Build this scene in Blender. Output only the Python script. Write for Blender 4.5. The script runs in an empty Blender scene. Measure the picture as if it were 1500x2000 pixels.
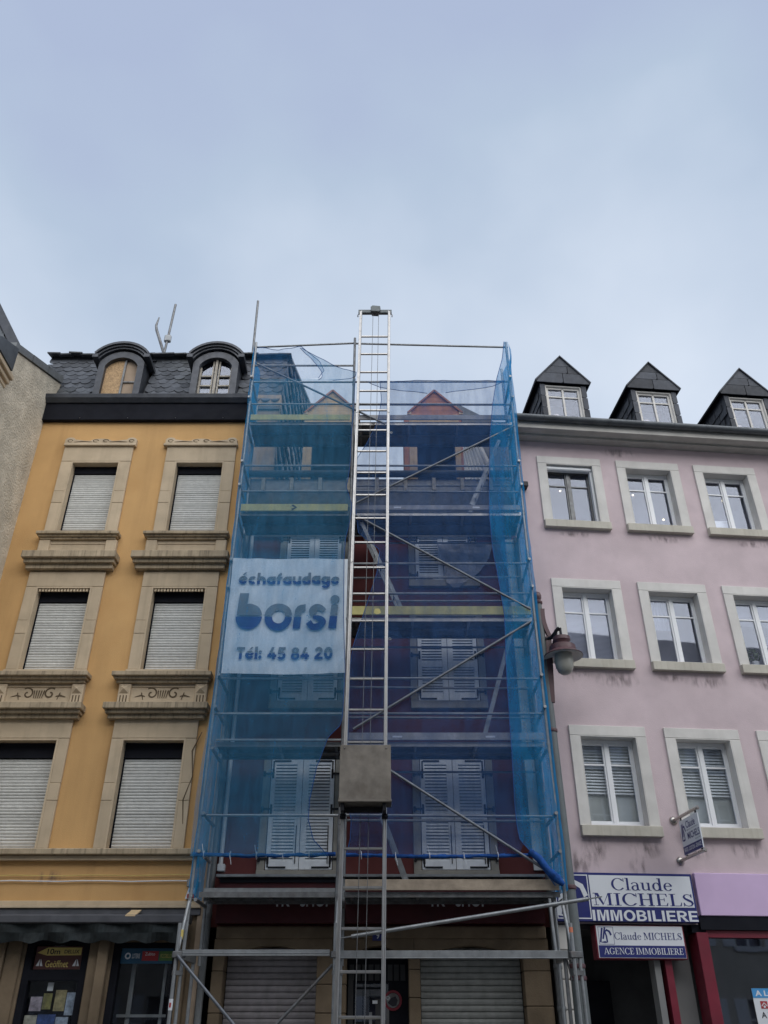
import bpy, bmesh, math, random
from mathutils import Vector, Matrix, noise

S = bpy.context.scene
R = math.radians
random.seed(7)

# ------------------------------------------------------------------ camera
FPX, PITCH, EYE = 1640.0, R(32.14), 1.6
cam_data = bpy.data.cameras.new('camera')
cam = bpy.data.objects.new('camera', cam_data)
S.collection.objects.link(cam)
cam_data.sensor_fit = 'AUTO'
cam_data.sensor_width = 36.0
cam_data.lens = FPX / 2000.0 * 36.0
cam_data.clip_end = 2000
cam.location = (0, 0, EYE)
cam.rotation_euler = (R(90) + PITCH, 0, 0)
S.camera = cam

# ------------------------------------------------------------------ light
SUN_EL, SUN_AZ = R(33), R(25)          # sun behind the photographer, veiled by cloud
W = bpy.data.worlds.new('World')
S.world = W
W.use_nodes = True
nt = W.node_tree
nt.nodes.clear()
N = nt.nodes.new
out = N('ShaderNodeOutputWorld')
sky = N('ShaderNodeTexSky')
sky.sky_type = 'NISHITA'
sky.sun_disc = False
sky.sun_elevation = SUN_EL
sky.sun_rotation = R(180) + SUN_AZ
bg1 = N('ShaderNodeBackground')
bg1.inputs['Strength'].default_value = 0.05
nt.links.new(sky.outputs[0], bg1.inputs[0])
tc = N('ShaderNodeTexCoord')
mp = N('ShaderNodeMapping')
mp.inputs['Scale'].default_value = (1.0, 1.0, 1.3)
mp.inputs['Location'].default_value = (5.3, 3.1, 1.7)
nt.links.new(tc.outputs['Generated'], mp.inputs[0])
nz = N('ShaderNodeTexNoise')
nz.inputs['Scale'].default_value = 1.9
nz.inputs['Detail'].default_value = 5
nz.inputs['Roughness'].default_value = 0.45
nt.links.new(mp.outputs[0], nz.inputs[0])
dot = N('ShaderNodeVectorMath')
dot.operation = 'DOT_PRODUCT'
dot.inputs[1].default_value = (-0.30, 0.0, -1.25)
nt.links.new(tc.outputs['Generated'], dot.inputs[0])
off_ = N('ShaderNodeMath')
off_.inputs[1].default_value = 0.20
nt.links.new(dot.outputs['Value'], off_.inputs[0])
ad = N('ShaderNodeMath')
ad.operation = 'MULTIPLY_ADD'
ad.inputs[1].default_value = 2.3
nt.links.new(nz.outputs[0], ad.inputs[0])
nt.links.new(off_.outputs[0], ad.inputs[2])
cr = N('ShaderNodeValToRGB')
cr.color_ramp.elements[0].position = 0.05
cr.color_ramp.elements[0].color = (0.230, 0.271, 0.366, 1)
cr.color_ramp.elements[1].position = 0.90
cr.color_ramp.elements[1].color = (0.372, 0.414, 0.478, 1)
e = cr.color_ramp.elements.new(0.35)
e.color = (0.255, 0.307, 0.385, 1)
nt.links.new(ad.outputs[0], cr.inputs[0])
bg2 = N('ShaderNodeBackground')
bg2.inputs['Strength'].default_value = 1.0
nt.links.new(cr.outputs[0], bg2.inputs[0])
mx = N('ShaderNodeMixShader')
mx.inputs[0].default_value = 0.88
nt.links.new(bg1.outputs[0], mx.inputs[1])
nt.links.new(bg2.outputs[0], mx.inputs[2])
nt.links.new(mx.outputs[0], out.inputs[0])

sl = bpy.data.lights.new('sun', 'SUN')
sl.energy = 1.5
sl.angle = R(80)
sl.color = (1.0, 0.965, 0.92)
sun = bpy.data.objects.new('sun', sl)
S.collection.objects.link(sun)
sun.rotation_euler = (R(90) - SUN_EL, 0, SUN_AZ)
sun.location = (0, -20, 30)

S.view_settings.view_transform = 'Standard'
S.view_settings.look = 'None'
S.view_settings.exposure = 1.05
S.view_settings.gamma = 1.0
S.view_settings.use_curve_mapping = False
S.cycles.transparent_max_bounces = 32
S.cycles.max_bounces = 8

# ------------------------------------------------------------------ pixel -> world helpers
CP, SP = math.cos(PITCH), math.sin(PITCH)
FY = 13.25                                # facade plane of the yellow and the red house
PA, PX0 = R(5.55), 2.55                   # pink facade: turned 5.55 degrees


def at(px, py, Y=FY):
    u, v = (px - 750) / FPX, (1000 - py) / FPX
    d = (u, CP - v * SP, SP + v * CP)
    t = Y / d[1]
    return Vector((u * t, Y, d[2] * t + EYE))


def pk(px, py, off=0.0):
    """point on the pink facade plane moved `off` metres towards the street, in that house's own frame"""
    u, v = (px - 750) / FPX, (1000 - py) / FPX
    d = (u, CP - v * SP, SP + v * CP)
    n = (-math.sin(PA), math.cos(PA))
    t = (n[0] * PX0 + n[1] * FY - off) / (n[0] * d[0] + n[1] * d[1])
    x, y = u * t - PX0, d[1] * t - FY
    return Vector((x * math.cos(PA) + y * math.sin(PA), -off, d[2] * t + EYE))


# ------------------------------------------------------------------ object helpers
C = S.collection
ORG = {}


def link(o):
    C.objects.link(o)


def tag(o, label=None, cat=None, group=None, kind=None):
    if label: o['label'] = label
    if cat: o['category'] = cat
    if group: o['group'] = group
    if kind: o['kind'] = kind
    return o


def thing(name, label, cat, loc=(0, 0, 0), rotz=0.0, group=None):
    o = bpy.data.objects.new(name, None)
    link(o)
    o.empty_display_size = 0.2
    o.location = loc
    o.rotation_euler = (0, 0, rotz)
    ORG[o] = Vector((0, 0, 0)) if rotz else Vector(loc)
    return tag(o, label, cat, group)


def inst(name, mesh, parent, loc, rot=(0, 0, 0)):
    o = bpy.data.objects.new(name, mesh)
    link(o)
    o.parent = parent
    o.location = Vector(loc) - ORG[parent]
    o.rotation_euler = rot
    ORG[o] = Vector(loc)
    return o


class MB:
    def __init__(s):
        s.v, s.f, s.mi = [], [], []

    def add(s, vs, fs, m=0):
        b = len(s.v)
        s.v += [Vector(v) for v in vs]
        for f in fs:
            s.f.append([b + i for i in f])
            s.mi.append(m)
        return s

    def box(s, x0, x1, y0, y1, z0, z1, m=0):
        return s.add([(x0, y0, z0), (x1, y0, z0), (x1, y1, z0), (x0, y1, z0), (x0, y0, z1), (x1, y0, z1), (x1, y1, z1), (x0, y1, z1)],
                     [(0, 3, 2, 1), (4, 5, 6, 7), (0, 1, 5, 4), (1, 2, 6, 5), (2, 3, 7, 6), (3, 0, 4, 7)], m)

    def bar(s, p0, p1, w, h, up=(0, 0, 1), m=0):
        p0, p1 = Vector(p0), Vector(p1)
        d = (p1 - p0).normalized()
        a = d.cross(Vector(up))
        if a.length < 1e-4: a = d.cross(Vector((0, 1, 0)))
        a.normalize()
        b = a.cross(d).normalized()
        vs = []
        for p in (p0, p1):
            for i, j in ((-1, -1), (1, -1), (1, 1), (-1, 1)):
                vs.append(p + a * i * w / 2 + b * j * h / 2)
        return s.add(vs, [(0, 3, 2, 1), (4, 5, 6, 7), (0, 1, 5, 4), (1, 2, 6, 5), (2, 3, 7, 6), (3, 0, 4, 7)][:2] +
                     [(0, 1, 5, 4), (1, 2, 6, 5), (2, 3, 7, 6), (3, 0, 4, 7)], m)

    def path(s, pts, r, n=10, m=0, caps=True):
        pts = [Vector(p) for p in pts]
        rr = r if isinstance(r, (list, tuple)) else [r] * len(pts)
        b0 = len(s.v)
        prev = None
        for i, p in enumerate(pts):
            d = (pts[min(i + 1, len(pts) - 1)] - pts[max(i - 1, 0)]).normalized()
            if prev is None:
                a = d.cross(Vector((0, 0, 1)))
                if a.length < 1e-3: a = d.cross(Vector((0, 1, 0)))
            else:
                a = prev - d * prev.dot(d)
            a.normalize()
            prev = a
            b = d.cross(a)
            for k in range(n):
                t = 2 * math.pi * k / n
                s.v.append(p + (a * math.cos(t) + b * math.sin(t)) * rr[i])
        for i in range(len(pts) - 1):
            for k in range(n):
                k2 = (k + 1) % n
                s.f.append([b0 + i * n + k, b0 + i * n + k2, b0 + (i + 1) * n + k2, b0 + (i + 1) * n + k])
                s.mi.append(m)
        if caps:
            s.f.append([b0 + k for k in range(n)][::-1]); s.mi.append(m)
            e_ = b0 + (len(pts) - 1) * n
            s.f.append([e_ + k for k in range(n)]); s.mi.append(m)
        return s

    def tube(s, p0, p1, r, n=10, m=0):
        return s.path([p0, p1], r, n, m)

    def prism(s, poly, ax, a, b, m=0):
        """polygon (u, v) pushed from a to b along ax: y -> (u, ., v); x -> (., u, v); z -> (u, v, .)"""
        def P(u, v, w):
            return (u, w, v) if ax == 'y' else ((w, u, v) if ax == 'x' else (u, v, w))
        n = len(poly)
        vs = [P(u, v, a) for u, v in poly] + [P(u, v, b) for u, v in poly]
        fs = [tuple(range(n))[::-1], tuple(range(n, 2 * n))] + [(i, (i + 1) % n, n + (i + 1) % n, n + i) for i in range(n)]
        return s.add(vs, fs, m)

    def lathe(s, prof, c, n=16, m=0):
        b0 = len(s.v)
        c = Vector(c)
        for r, z in prof:
            for k in range(n):
                t = 2 * math.pi * k / n
                s.v.append(c + Vector((r * math.cos(t), r * math.sin(t), z)))
        for i in range(len(prof) - 1):
            for k in range(n):
                k2 = (k + 1) % n
                s.f.append([b0 + i * n + k, b0 + i * n + k2, b0 + (i + 1) * n + k2, b0 + (i + 1) * n + k]); s.mi.append(m)
        return s

    def mesh(s, name, mats, bevel=0.0, smooth=False, origin=None):
        if origin is None:
            lo = [min(v[i] for v in s.v) for i in range(3)]
            hi = [max(v[i] for v in s.v) for i in range(3)]
            origin = Vector(((lo[0] + hi[0]) / 2, (lo[1] + hi[1]) / 2, lo[2]))
        origin = Vector(origin)
        me = bpy.data.meshes.new(name)
        me.from_pydata([v - origin for v in s.v], [], s.f)
        for mt in (mats if isinstance(mats, (list, tuple)) else [mats]):
            me.materials.append(mt)
        me.polygons.foreach_set('material_index', s.mi)
        bm = bmesh.new()
        bm.from_mesh(me)
        bmesh.ops.recalc_face_normals(bm, faces=bm.faces)
        if bevel:
            bmesh.ops.bevel(bm, geom=bm.edges[:], offset=bevel, segments=1, affect='EDGES', clamp_overlap=True)
        bm.to_mesh(me)
        bm.free()
        if smooth:
            me.polygons.foreach_set('use_smooth', [True] * len(me.polygons))
            me.set_sharp_from_angle(angle=R(40))
        me.update()
        return me, origin

    def build(s, name, mats, parent=None, bevel=0.0, smooth=False, label=None, origin=None):
        me, og = s.mesh(name, mats, bevel, smooth, origin)
        o = bpy.data.objects.new(name, me)
        link(o)
        if parent is not None:
            o.parent = parent
            o.location = og - ORG[parent]
        else:
            o.location = og
        ORG[o] = og
        if label: o['label'] = label
        return o


def wall_sheet(x0, x1, z0, z1, holes, y, depth):
    """wall front at y with real openings (x0,x1,z0,z1) and reveals `depth` deep"""
    xs = sorted({x0, x1, *[h[0] for h in holes], *[h[1] for h in holes]})
    zs = sorted({z0, z1, *[h[2] for h in holes], *[h[3] for h in holes]})
    xs = [x for x in xs if x0 - 1e-6 <= x <= x1 + 1e-6]
    zs = [z for z in zs if z0 - 1e-6 <= z <= z1 + 1e-6]
    m = MB()
    for i in range(len(xs) - 1):
        for j in range(len(zs) - 1):
            cx, cz = (xs[i] + xs[i + 1]) / 2, (zs[j] + zs[j + 1]) / 2
            if any(h[0] < cx < h[1] and h[2] < cz < h[3] for h in holes): continue
            m.add([(xs[i], y, zs[j]), (xs[i + 1], y, zs[j]), (xs[i + 1], y, zs[j + 1]), (xs[i], y, zs[j + 1])], [(0, 1, 2, 3)])
    for a, b, c, d in holes:
        a2, b2, c2, d2 = max(a, x0), min(b, x1), max(c, z0), min(d, z1)
        m.add([(a2, y, c2), (a2, y + depth, c2), (a2, y + depth, d2), (a2, y, d2)], [(0, 1, 2, 3)])
        m.add([(b2, y, c2), (b2, y + depth, c2), (b2, y + depth, d2), (b2, y, d2)], [(3, 2, 1, 0)])
        m.add([(a2, y, d2), (b2, y, d2), (b2, y + depth, d2), (a2, y + depth, d2)], [(0, 1, 2, 3)])
        m.add([(a2, y, c2), (b2, y, c2), (b2, y + depth, c2), (a2, y + depth, c2)], [(3, 2, 1, 0)])
    m.add([(x0, y, z0), (x0, y + depth, z0), (x0, y + depth, z1), (x0, y, z1)], [(0, 1, 2, 3)])
    m.add([(x1, y, z0), (x1, y + depth, z0), (x1, y + depth, z1), (x1, y, z1)], [(3, 2, 1, 0)])
    return m


# ------------------------------------------------------------------ materials
MATS = {}


def mat(name, col, rough=0.7, metal=0.0, var=0.15, scale=3.0, bump=0.0, bscale=80.0, streak=0.0, scol=(0.06, 0.055, 0.05),
        sscale=(9, 9, 0.5), rnd=0.0, spec=0.4, patch=0.0, pcol=(0.1, 0.09, 0.08), pscale=1.2, bdist=0.01, bdet=4):
    m = bpy.data.materials.new(name)
    m.use_nodes = True
    t = m.node_tree
    t.nodes.clear()
    n, L = t.nodes.new, t.links.new
    o = n('ShaderNodeOutputMaterial')
    p = n('ShaderNodeBsdfPrincipled')
    L(p.outputs[0], o.inputs[0])
    p.inputs['Roughness'].default_value = rough
    p.inputs['Metallic'].default_value = metal
    p.inputs['Specular IOR Level'].default_value = spec
    geo = n('ShaderNodeNewGeometry')
    pos = geo.outputs['Position']

    def noi(sc, det=4, src=None, ro=0.55):
        q = n('ShaderNodeTexNoise')
        q.inputs['Scale'].default_value = sc
        q.inputs['Detail'].default_value = det
        q.inputs['Roughness'].default_value = ro
        L(src if src is not None else pos, q.inputs[0])
        return q.outputs[0]

    def mapr(src, a, b, c=0.0, d=1.0):
        q = n('ShaderNodeMapRange')
        q.inputs[1].default_value, q.inputs[2].default_value = a, b
        q.inputs[3].default_value, q.inputs[4].default_value = c, d
        L(src, q.inputs[0])
        return q.outputs[0]

    def mix(f, a, b):
        q = n('ShaderNodeMix')
        q.data_type = 'RGBA'
        if isinstance(f, float): q.inputs[0].default_value = f
        else: L(f, q.inputs[0])
        for i, c in ((6, a), (7, b)):
            if isinstance(c, tuple): q.inputs[i].default_value = (*c, 1)
            else: L(c, q.inputs[i])
        return q.outputs[2]
    lo = tuple(c * (1 - var) for c in col)
    hi = tuple(min(1, c * (1 + var)) for c in col)
    c = mix(mapr(noi(scale, 6), 0.3, 0.7), lo, hi)
    if patch:
        c = mix(mapr(noi(pscale, 5), 0.52, 0.78, 0, patch), c, pcol)
    if streak:
        mpn = n('ShaderNodeMapping')
        mpn.inputs['Scale'].default_value = sscale
        L(pos, mpn.inputs[0])
        c = mix(mapr(noi(1.0, 5, mpn.outputs[0]), 0.5, 0.78, 0, streak), c, scol)
    if rnd:
        oi = n('ShaderNodeObjectInfo')
        hs = n('ShaderNodeHueSaturation')
        L(mapr(oi.outputs['Random'], 0, 1, 1 - rnd, 1 + rnd), hs.inputs['Value'])
        L(c, hs.inputs['Color'])
        c = hs.outputs[0]
    L(c, p.inputs['Base Color'])
    rr = mapr(noi(scale * 2.3, 4), 0.3, 0.7, max(0.02, rough - 0.08), min(1, rough + 0.08))
    L(rr, p.inputs['Roughness'])
    if bump:
        b = n('ShaderNodeBump')
        b.inputs['Strength'].default_value = bump
        b.inputs['Distance'].default_value = bdist
        L(noi(bscale, bdet), b.inputs['Height'])
        L(b.outputs[0], p.inputs['Normal'])
    MATS[name] = m
    return m


M_yel = mat('ochre_plaster', (0.58, 0.355, 0.155), 0.9, var=0.11, scale=0.8, bump=0.4, bscale=95, patch=0.5, pcol=(0.48, 0.25, 0.09), pscale=0.7, streak=0.28, scol=(0.25, 0.14, 0.06), sscale=(3, 3, 0.3), spec=0.15)
M_stone = mat('sandstone', (0.52, 0.42, 0.295), 0.85, var=0.12, scale=2.5, bump=0.2, bscale=90, streak=0.2, scol=(0.14, 0.11, 0.08), rnd=0.06, spec=0.2)
M_sill = mat('weathered_sandstone', (0.40, 0.325, 0.225), 0.88, var=0.2, scale=5, bump=0.3, bscale=70, streak=0.72, scol=(0.045, 0.04, 0.035), sscale=(26, 26, 0.9), rnd=0.05, spec=0.2)
M_orn = mat('carved_sandstone_groove', (0.12, 0.09, 0.06), 0.9, spec=0.1)
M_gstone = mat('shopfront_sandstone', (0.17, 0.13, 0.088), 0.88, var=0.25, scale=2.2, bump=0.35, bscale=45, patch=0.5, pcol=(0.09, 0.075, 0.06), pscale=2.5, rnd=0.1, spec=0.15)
M_slate = mat('slate', (0.066, 0.072, 0.083), 0.5, var=0.3, scale=9, bump=0.3, bscale=30, rnd=0.45, spec=0.45, patch=0.3, pcol=(0.07, 0.075, 0.05), pscale=1.5)
M_pslate = mat('new_slate', (0.054, 0.060, 0.073), 0.6, var=0.2, scale=7, bump=0.12, bscale=40, rnd=0.4, spec=0.22)
M_zinc = mat('dark_zinc', (0.050, 0.055, 0.066), 0.42, 0.35, var=0.25, scale=4, bump=0.08, bscale=6, streak=0.35, scol=(0.09, 0.095, 0.1), spec=0.5)
M_black = mat('black_cladding', (0.010, 0.011, 0.016), 0.75, var=0.2, scale=3, spec=0.12)
M_stucco = mat('grey_roughcast', (0.56, 0.505, 0.405), 0.95, var=0.2, scale=3.5, bump=0.9, bscale=24, bdist=0.03, patch=0.5, pcol=(0.40, 0.36, 0.28), pscale=1.6, streak=0.25, scol=(0.33, 0.3, 0.24), sscale=(3, 3, .3), spec=0.1)
M_rslat = mat('grey_white_shutter_slat', (0.56, 0.565, 0.54), 0.5, var=0.1, scale=14, patch=0.3, pcol=(0.38, 0.39, 0.36), pscale=7, rnd=0.10)
M_dark = mat('dark_interior', (0.012, 0.012, 0.014), 0.9, spec=0.1)  # near-black base puts the missing light of unlit spaces into the colour
M_room = mat('dim_room', (0.26, 0.26, 0.32), 0.9, spec=0.1, var=0.3, scale=1.0)
M_osb = mat('chipboard', (0.40, 0.27, 0.15), 0.85, var=0.35, scale=38, bump=0.2, bscale=60)
M_ply = mat('faded_board', (0.34, 0.26, 0.19), 0.85, var=0.15, scale=4, streak=0.3)
M_oldwood = mat('peeling_white_wood', (0.36, 0.33, 0.28), 0.8, var=0.3, scale=18, bump=0.3, bscale=50)
M_pink = mat('pink_plaster', (0.56, 0.465, 0.485), 0.92, var=0.09, scale=1.6, bump=0.35, bscale=70, patch=0.28, pcol=(0.40, 0.32, 0.35), pscale=2.2, streak=0.1, scol=(0.3, 0.27, 0.27), sscale=(2, 2, .4), spec=0.12)
M_soot = None
M_wst = mat('pale_limestone', (0.62, 0.605, 0.575), 0.82, var=0.09, scale=3, bump=0.12, bscale=90, streak=0.12, scol=(0.35, 0.32, 0.27), rnd=0.04, spec=0.2)
M_wsill = mat('stained_limestone', (0.50, 0.475, 0.41), 0.85, var=0.12, scale=3, bump=0.15, bscale=80, streak=0.35, scol=(0.28, 0.25, 0.19), sscale=(20, 20, .6), spec=0.2)
M_pvc = mat('white_pvc', (0.74, 0.76, 0.78), 0.35, var=0.03, scale=2, spec=0.5)
M_lilac = mat('lilac_fascia', (0.60, 0.45, 0.66), 0.75, var=0.04, scale=3, bump=0.1, bscale=8, spec=0.2)
M_soffit = mat('painted_soffit', (0.46, 0.45, 0.42), 0.75, var=0.12, scale=4, streak=0.35, scol=(0.22, 0.2, 0.17), sscale=(.7, 14, 14))
M_gutter = mat('lead_gutter', (0.095, 0.105, 0.115), 0.45, 0.5, var=0.2, scale=5)
M_red = mat('maroon_plaster', (0.135, 0.044, 0.042), 0.9, var=0.2, scale=1.4, bump=0.2, bscale=80, streak=0.3, scol=(0.09, 0.03, 0.03), sscale=(3, 3, .3), spec=0.12)
M_grst = mat('grey_window_stone', (0.30, 0.285, 0.25), 0.88, var=0.18, scale=4, bump=0.2, bscale=70, spec=0.15)
M_shut = mat('white_grey_shutter_paint', (0.76, 0.79, 0.82), 0.5, var=0.08, scale=6, streak=0.15, scol=(0.35, 0.36, 0.36), spec=0.4)
M_shgap = mat('shutter_backing', (0.045, 0.05, 0.06), 0.8, spec=0.1)
M_iron = mat('black_iron', (0.012, 0.012, 0.016), 0.45, 0.3, spec=0.4)
M_galv = mat('galvanised_steel', (0.27, 0.285, 0.295), 0.48, 0.55, var=0.2, scale=9, patch=0.3, pcol=(0.26, 0.24, 0.22), pscale=5, spec=0.5)
M_brace = mat('brace_steel', (0.15, 0.165, 0.19), 0.5, 0.4, var=0.2, scale=9, spec=0.4)
M_galvd = mat('worn_dark_steel', (0.16, 0.165, 0.17), 0.5, 0.5, var=0.3, scale=10, patch=0.4, pcol=(0.13, 0.08, 0.055), pscale=7, spec=0.5)
M_alu = mat('aluminium', (0.36, 0.355, 0.35), 0.36, 0.85, var=0.08, scale=8, spec=0.5)
M_deck = mat('deck_planks', (0.17, 0.155, 0.14), 0.85, var=0.3, scale=5, bump=0.15, bscale=40, spec=0.15)
M_ytoe = mat('yellow_toe_board', (0.52, 0.47, 0.19), 0.75, var=0.15, scale=5, patch=0.3, pcol=(0.35, 0.28, 0.12), pscale=6)
M_gtoe = mat('grey_toe_board', (0.30, 0.30, 0.31), 0.7, var=0.2, scale=6, patch=0.3, pcol=(0.45, 0.45, 0.45), pscale=8)
M_wood = mat('weathered_plank', (0.33, 0.275, 0.215), 0.88, var=0.25, scale=6, bump=0.25, bscale=40, streak=0.35, scol=(0.16, 0.13, 0.1), sscale=(1.5, 20, 22), spec=0.15)
M_nwood = mat('new_timber', (0.50, 0.36, 0.21), 0.8, var=0.15, scale=5, streak=0.3, scol=(0.33, 0.2, 0.1), sscale=(20, 20, 1), spec=0.2)
M_rwood = mat('red_brown_board', (0.36, 0.165, 0.10), 0.85, var=0.25, scale=6, streak=0.4, scol=(0.2, 0.09, 0.06), sscale=(1.5, 16, 26), spec=0.15, rnd=0.15)
M_lift = mat('scuffed_plywood', (0.195, 0.176, 0.152), 0.75, var=0.28, scale=5, bump=0.15, bscale=50, patch=0.7, pcol=(0.085, 0.07, 0.055), pscale=3.6, streak=0.2, scol=(0.3, 0.27, 0.23), spec=0.25)
M_pole = mat('grey_green_pole', (0.13, 0.148, 0.152), 0.55, 0.1, var=0.1, scale=5, streak=0.15, spec=0.4)
M_lred = mat('dark_red_enamel', (0.090, 0.042, 0.048), 0.42, var=0.15, scale=6, patch=0.3, pcol=(0.08, 0.04, 0.04), pscale=9, spec=0.5)
M_pipe = mat('grey_downpipe', (0.17, 0.18, 0.185), 0.5, 0.3, var=0.2, scale=6, spec=0.4)
M_wpipe = mat('pale_pipe', (0.60, 0.62, 0.64), 0.5, var=0.1, scale=6)
M_navy = mat('navy_sign', (0.020, 0.027, 0.15), 0.4, var=0.06, spec=0.4)
M_white = mat('white_sign', (0.66, 0.69, 0.73), 0.4, var=0.04, spec=0.4)
M_fascia = mat('dark_red_fascia', (0.060, 0.010, 0.014), 0.5, var=0.2, scale=4, spec=0.3)
M_maroon = mat('maroon_paint', (0.16, 0.014, 0.03), 0.45, var=0.15, scale=4, spec=0.4)
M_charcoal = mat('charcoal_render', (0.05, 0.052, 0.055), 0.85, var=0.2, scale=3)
M_greyin = mat('grey_recess', (0.20, 0.205, 0.205), 0.85, var=0.12, scale=2)
M_banner = mat('white_banner_cloth', (0.78, 0.82, 0.85), 0.85, var=0.05, scale=1.5, streak=0.15, scol=(0.55, 0.6, 0.64), sscale=(5, 5, .4), spec=0.1)
M_bgrey = mat('print_grey', (0.20, 0.225, 0.25), 0.8, spec=0.1)
M_bblue = mat('print_blue', (0.035, 0.045, 0.22), 0.8, spec=0.1)
M_steel = mat('brushed_steel', (0.46, 0.43, 0.40), 0.3, 0.85, var=0.1, scale=10)
M_awn = mat('dark_awning_cloth', (0.015, 0.020, 0.022), 0.9, var=0.5, scale=7, patch=0.6, pcol=(0.045, 0.055, 0.056), pscale=5)
M_awnb = mat('awning_case', (0.085, 0.088, 0.10), 0.5, var=0.2, scale=5, spec=0.4)
M_asph = mat('asphalt', (0.052, 0.052, 0.055), 0.9, var=0.25, scale=3, bump=0.3, bscale=90)
M_pave = mat('pavement_slabs', (0.20, 0.19, 0.175), 0.9, var=0.2, scale=2, bump=0.2, bscale=60)
M_opp = mat('cream_render', (0.62, 0.58, 0.50), 0.9, var=0.1, scale=1)
M_blueroll = mat('blue_net_roll', (0.012, 0.065, 0.25), 0.75, var=0.45, scale=14, bump=0.5, bscale=30, spec=0.2)
M_paper = mat('pale_card', (0.62, 0.47, 0.28), 0.8)
M_lemon = mat('yellow_sticker', (0.62, 0.50, 0.16), 0.6)
M_orange = mat('orange_paint', (0.6, 0.2, 0.12), 0.7)
M_signred = mat('sign_red', (0.35, 0.035, 0.04), 0.6)
M_pbrown = mat('poster_red_brown', (0.09, 0.035, 0.032), 0.6)
M_pblue = mat('poster_blue', (0.018, 0.085, 0.16), 0.5)
M_pgreen = mat('poster_green', (0.09, 0.2, 0.05), 0.5)
M_posterblue = mat('rental_blue', (0.06, 0.28, 0.58), 0.5)
M_ink = mat('black_ink', (0.02, 0.02, 0.03), 0.6)
M_fig = mat('white_figurine', (0.7, 0.62, 0.58), 0.6)
M_leaf = mat('pot_plant_leaf', (0.06, 0.10, 0.05), 0.7, var=0.4, scale=30)
M_curtain = mat('white_curtain', (0.36, 0.38, 0.46), 0.9, var=0.08, scale=3)
M_reflect = mat('grey_reflection', (0.50, 0.53, 0.49), 0.9, var=0.15, scale=2)  # colour stands in for the opposite facade mirrored in the panes
M_blind = mat('venetian_blind', (0.80, 0.84, 0.84), 0.5)
M_tarp = mat('grey_plastic_sheet', (0.34, 0.34, 0.37), 0.45, var=0.25, scale=5, bump=0.5, bscale=12, spec=0.5)


def glass_mat(name, tint, ior, dark=0.0, wav=0.015):
    m = bpy.data.materials.new(name)
    m.use_nodes = True
    t = m.node_tree
    t.nodes.clear()
    n, L = t.nodes.new, t.links.new
    o = n('ShaderNodeOutputMaterial')
    tr = n('ShaderNodeBsdfTransparent')
    tr.inputs[0].default_value = (*tint, 1)
    gl = n('ShaderNodeBsdfGlossy')
    gl.inputs['Roughness'].default_value = 0.02
    gl.inputs['Color'].default_value = (0.80, 0.86, 1, 1)
    fr = n('ShaderNodeFresnel')
    ge = n('ShaderNodeNewGeometry')
    io = n('ShaderNodeMapRange')            # same reflectance from both faces of a thin pane
    io.inputs[3].default_value, io.inputs[4].default_value = ior, 1 / ior
    L(ge.outputs['Backfacing'], io.inputs[0])
    L(io.outputs[0], fr.inputs[0])
    nz_ = n('ShaderNodeTexNoise')
    nz_.inputs['Scale'].default_value = 2.2
    L(ge.outputs['Position'], nz_.inputs[0])
    bp = n('ShaderNodeBump')
    bp.inputs['Strength'].default_value = 0.12
    bp.inputs['Distance'].default_value = wav
    L(nz_.outputs[0], bp.inputs['Height'])
    L(bp.outputs[0], gl.inputs['Normal'])
    mx_ = n('ShaderNodeMixShader')
    L(fr.outputs[0], mx_.inputs[0])
    L(tr.outputs[0], mx_.inputs[1])
    L(gl.outputs[0], mx_.inputs[2])
    L(mx_.outputs[0], o.inputs[0])
    return m


M_glass = glass_mat('window_glass', (0.93, 0.94, 0.96), 1.75, wav=0.002)
M_clearglass = glass_mat('clear_shop_glass', (0.86, 0.88, 0.88), 1.5, wav=0.002)
M_shopglass = glass_mat('shop_glass', (0.60, 0.62, 0.62), 2.1, wav=0.002)
M_globe = bpy.data.materials.new('frosted_globe')
M_globe.use_nodes = True
_p = M_globe.node_tree.nodes['Principled BSDF']
_p.inputs['Base Color'].default_value = (0.50, 0.50, 0.44, 1)
_p.inputs['Roughness'].default_value = 0.3
_p.inputs['Transmission Weight'].default_value = 0.35
M_bulb = bpy.data.materials.new('lit_bulb')
M_bulb.use_nodes = True
_p = M_bulb.node_tree.nodes['Principled BSDF']
_p.inputs['Emission Color'].default_value = (1, 0.82, 0.5, 1)
_p.inputs['Emission Strength'].default_value = 2.5


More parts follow.
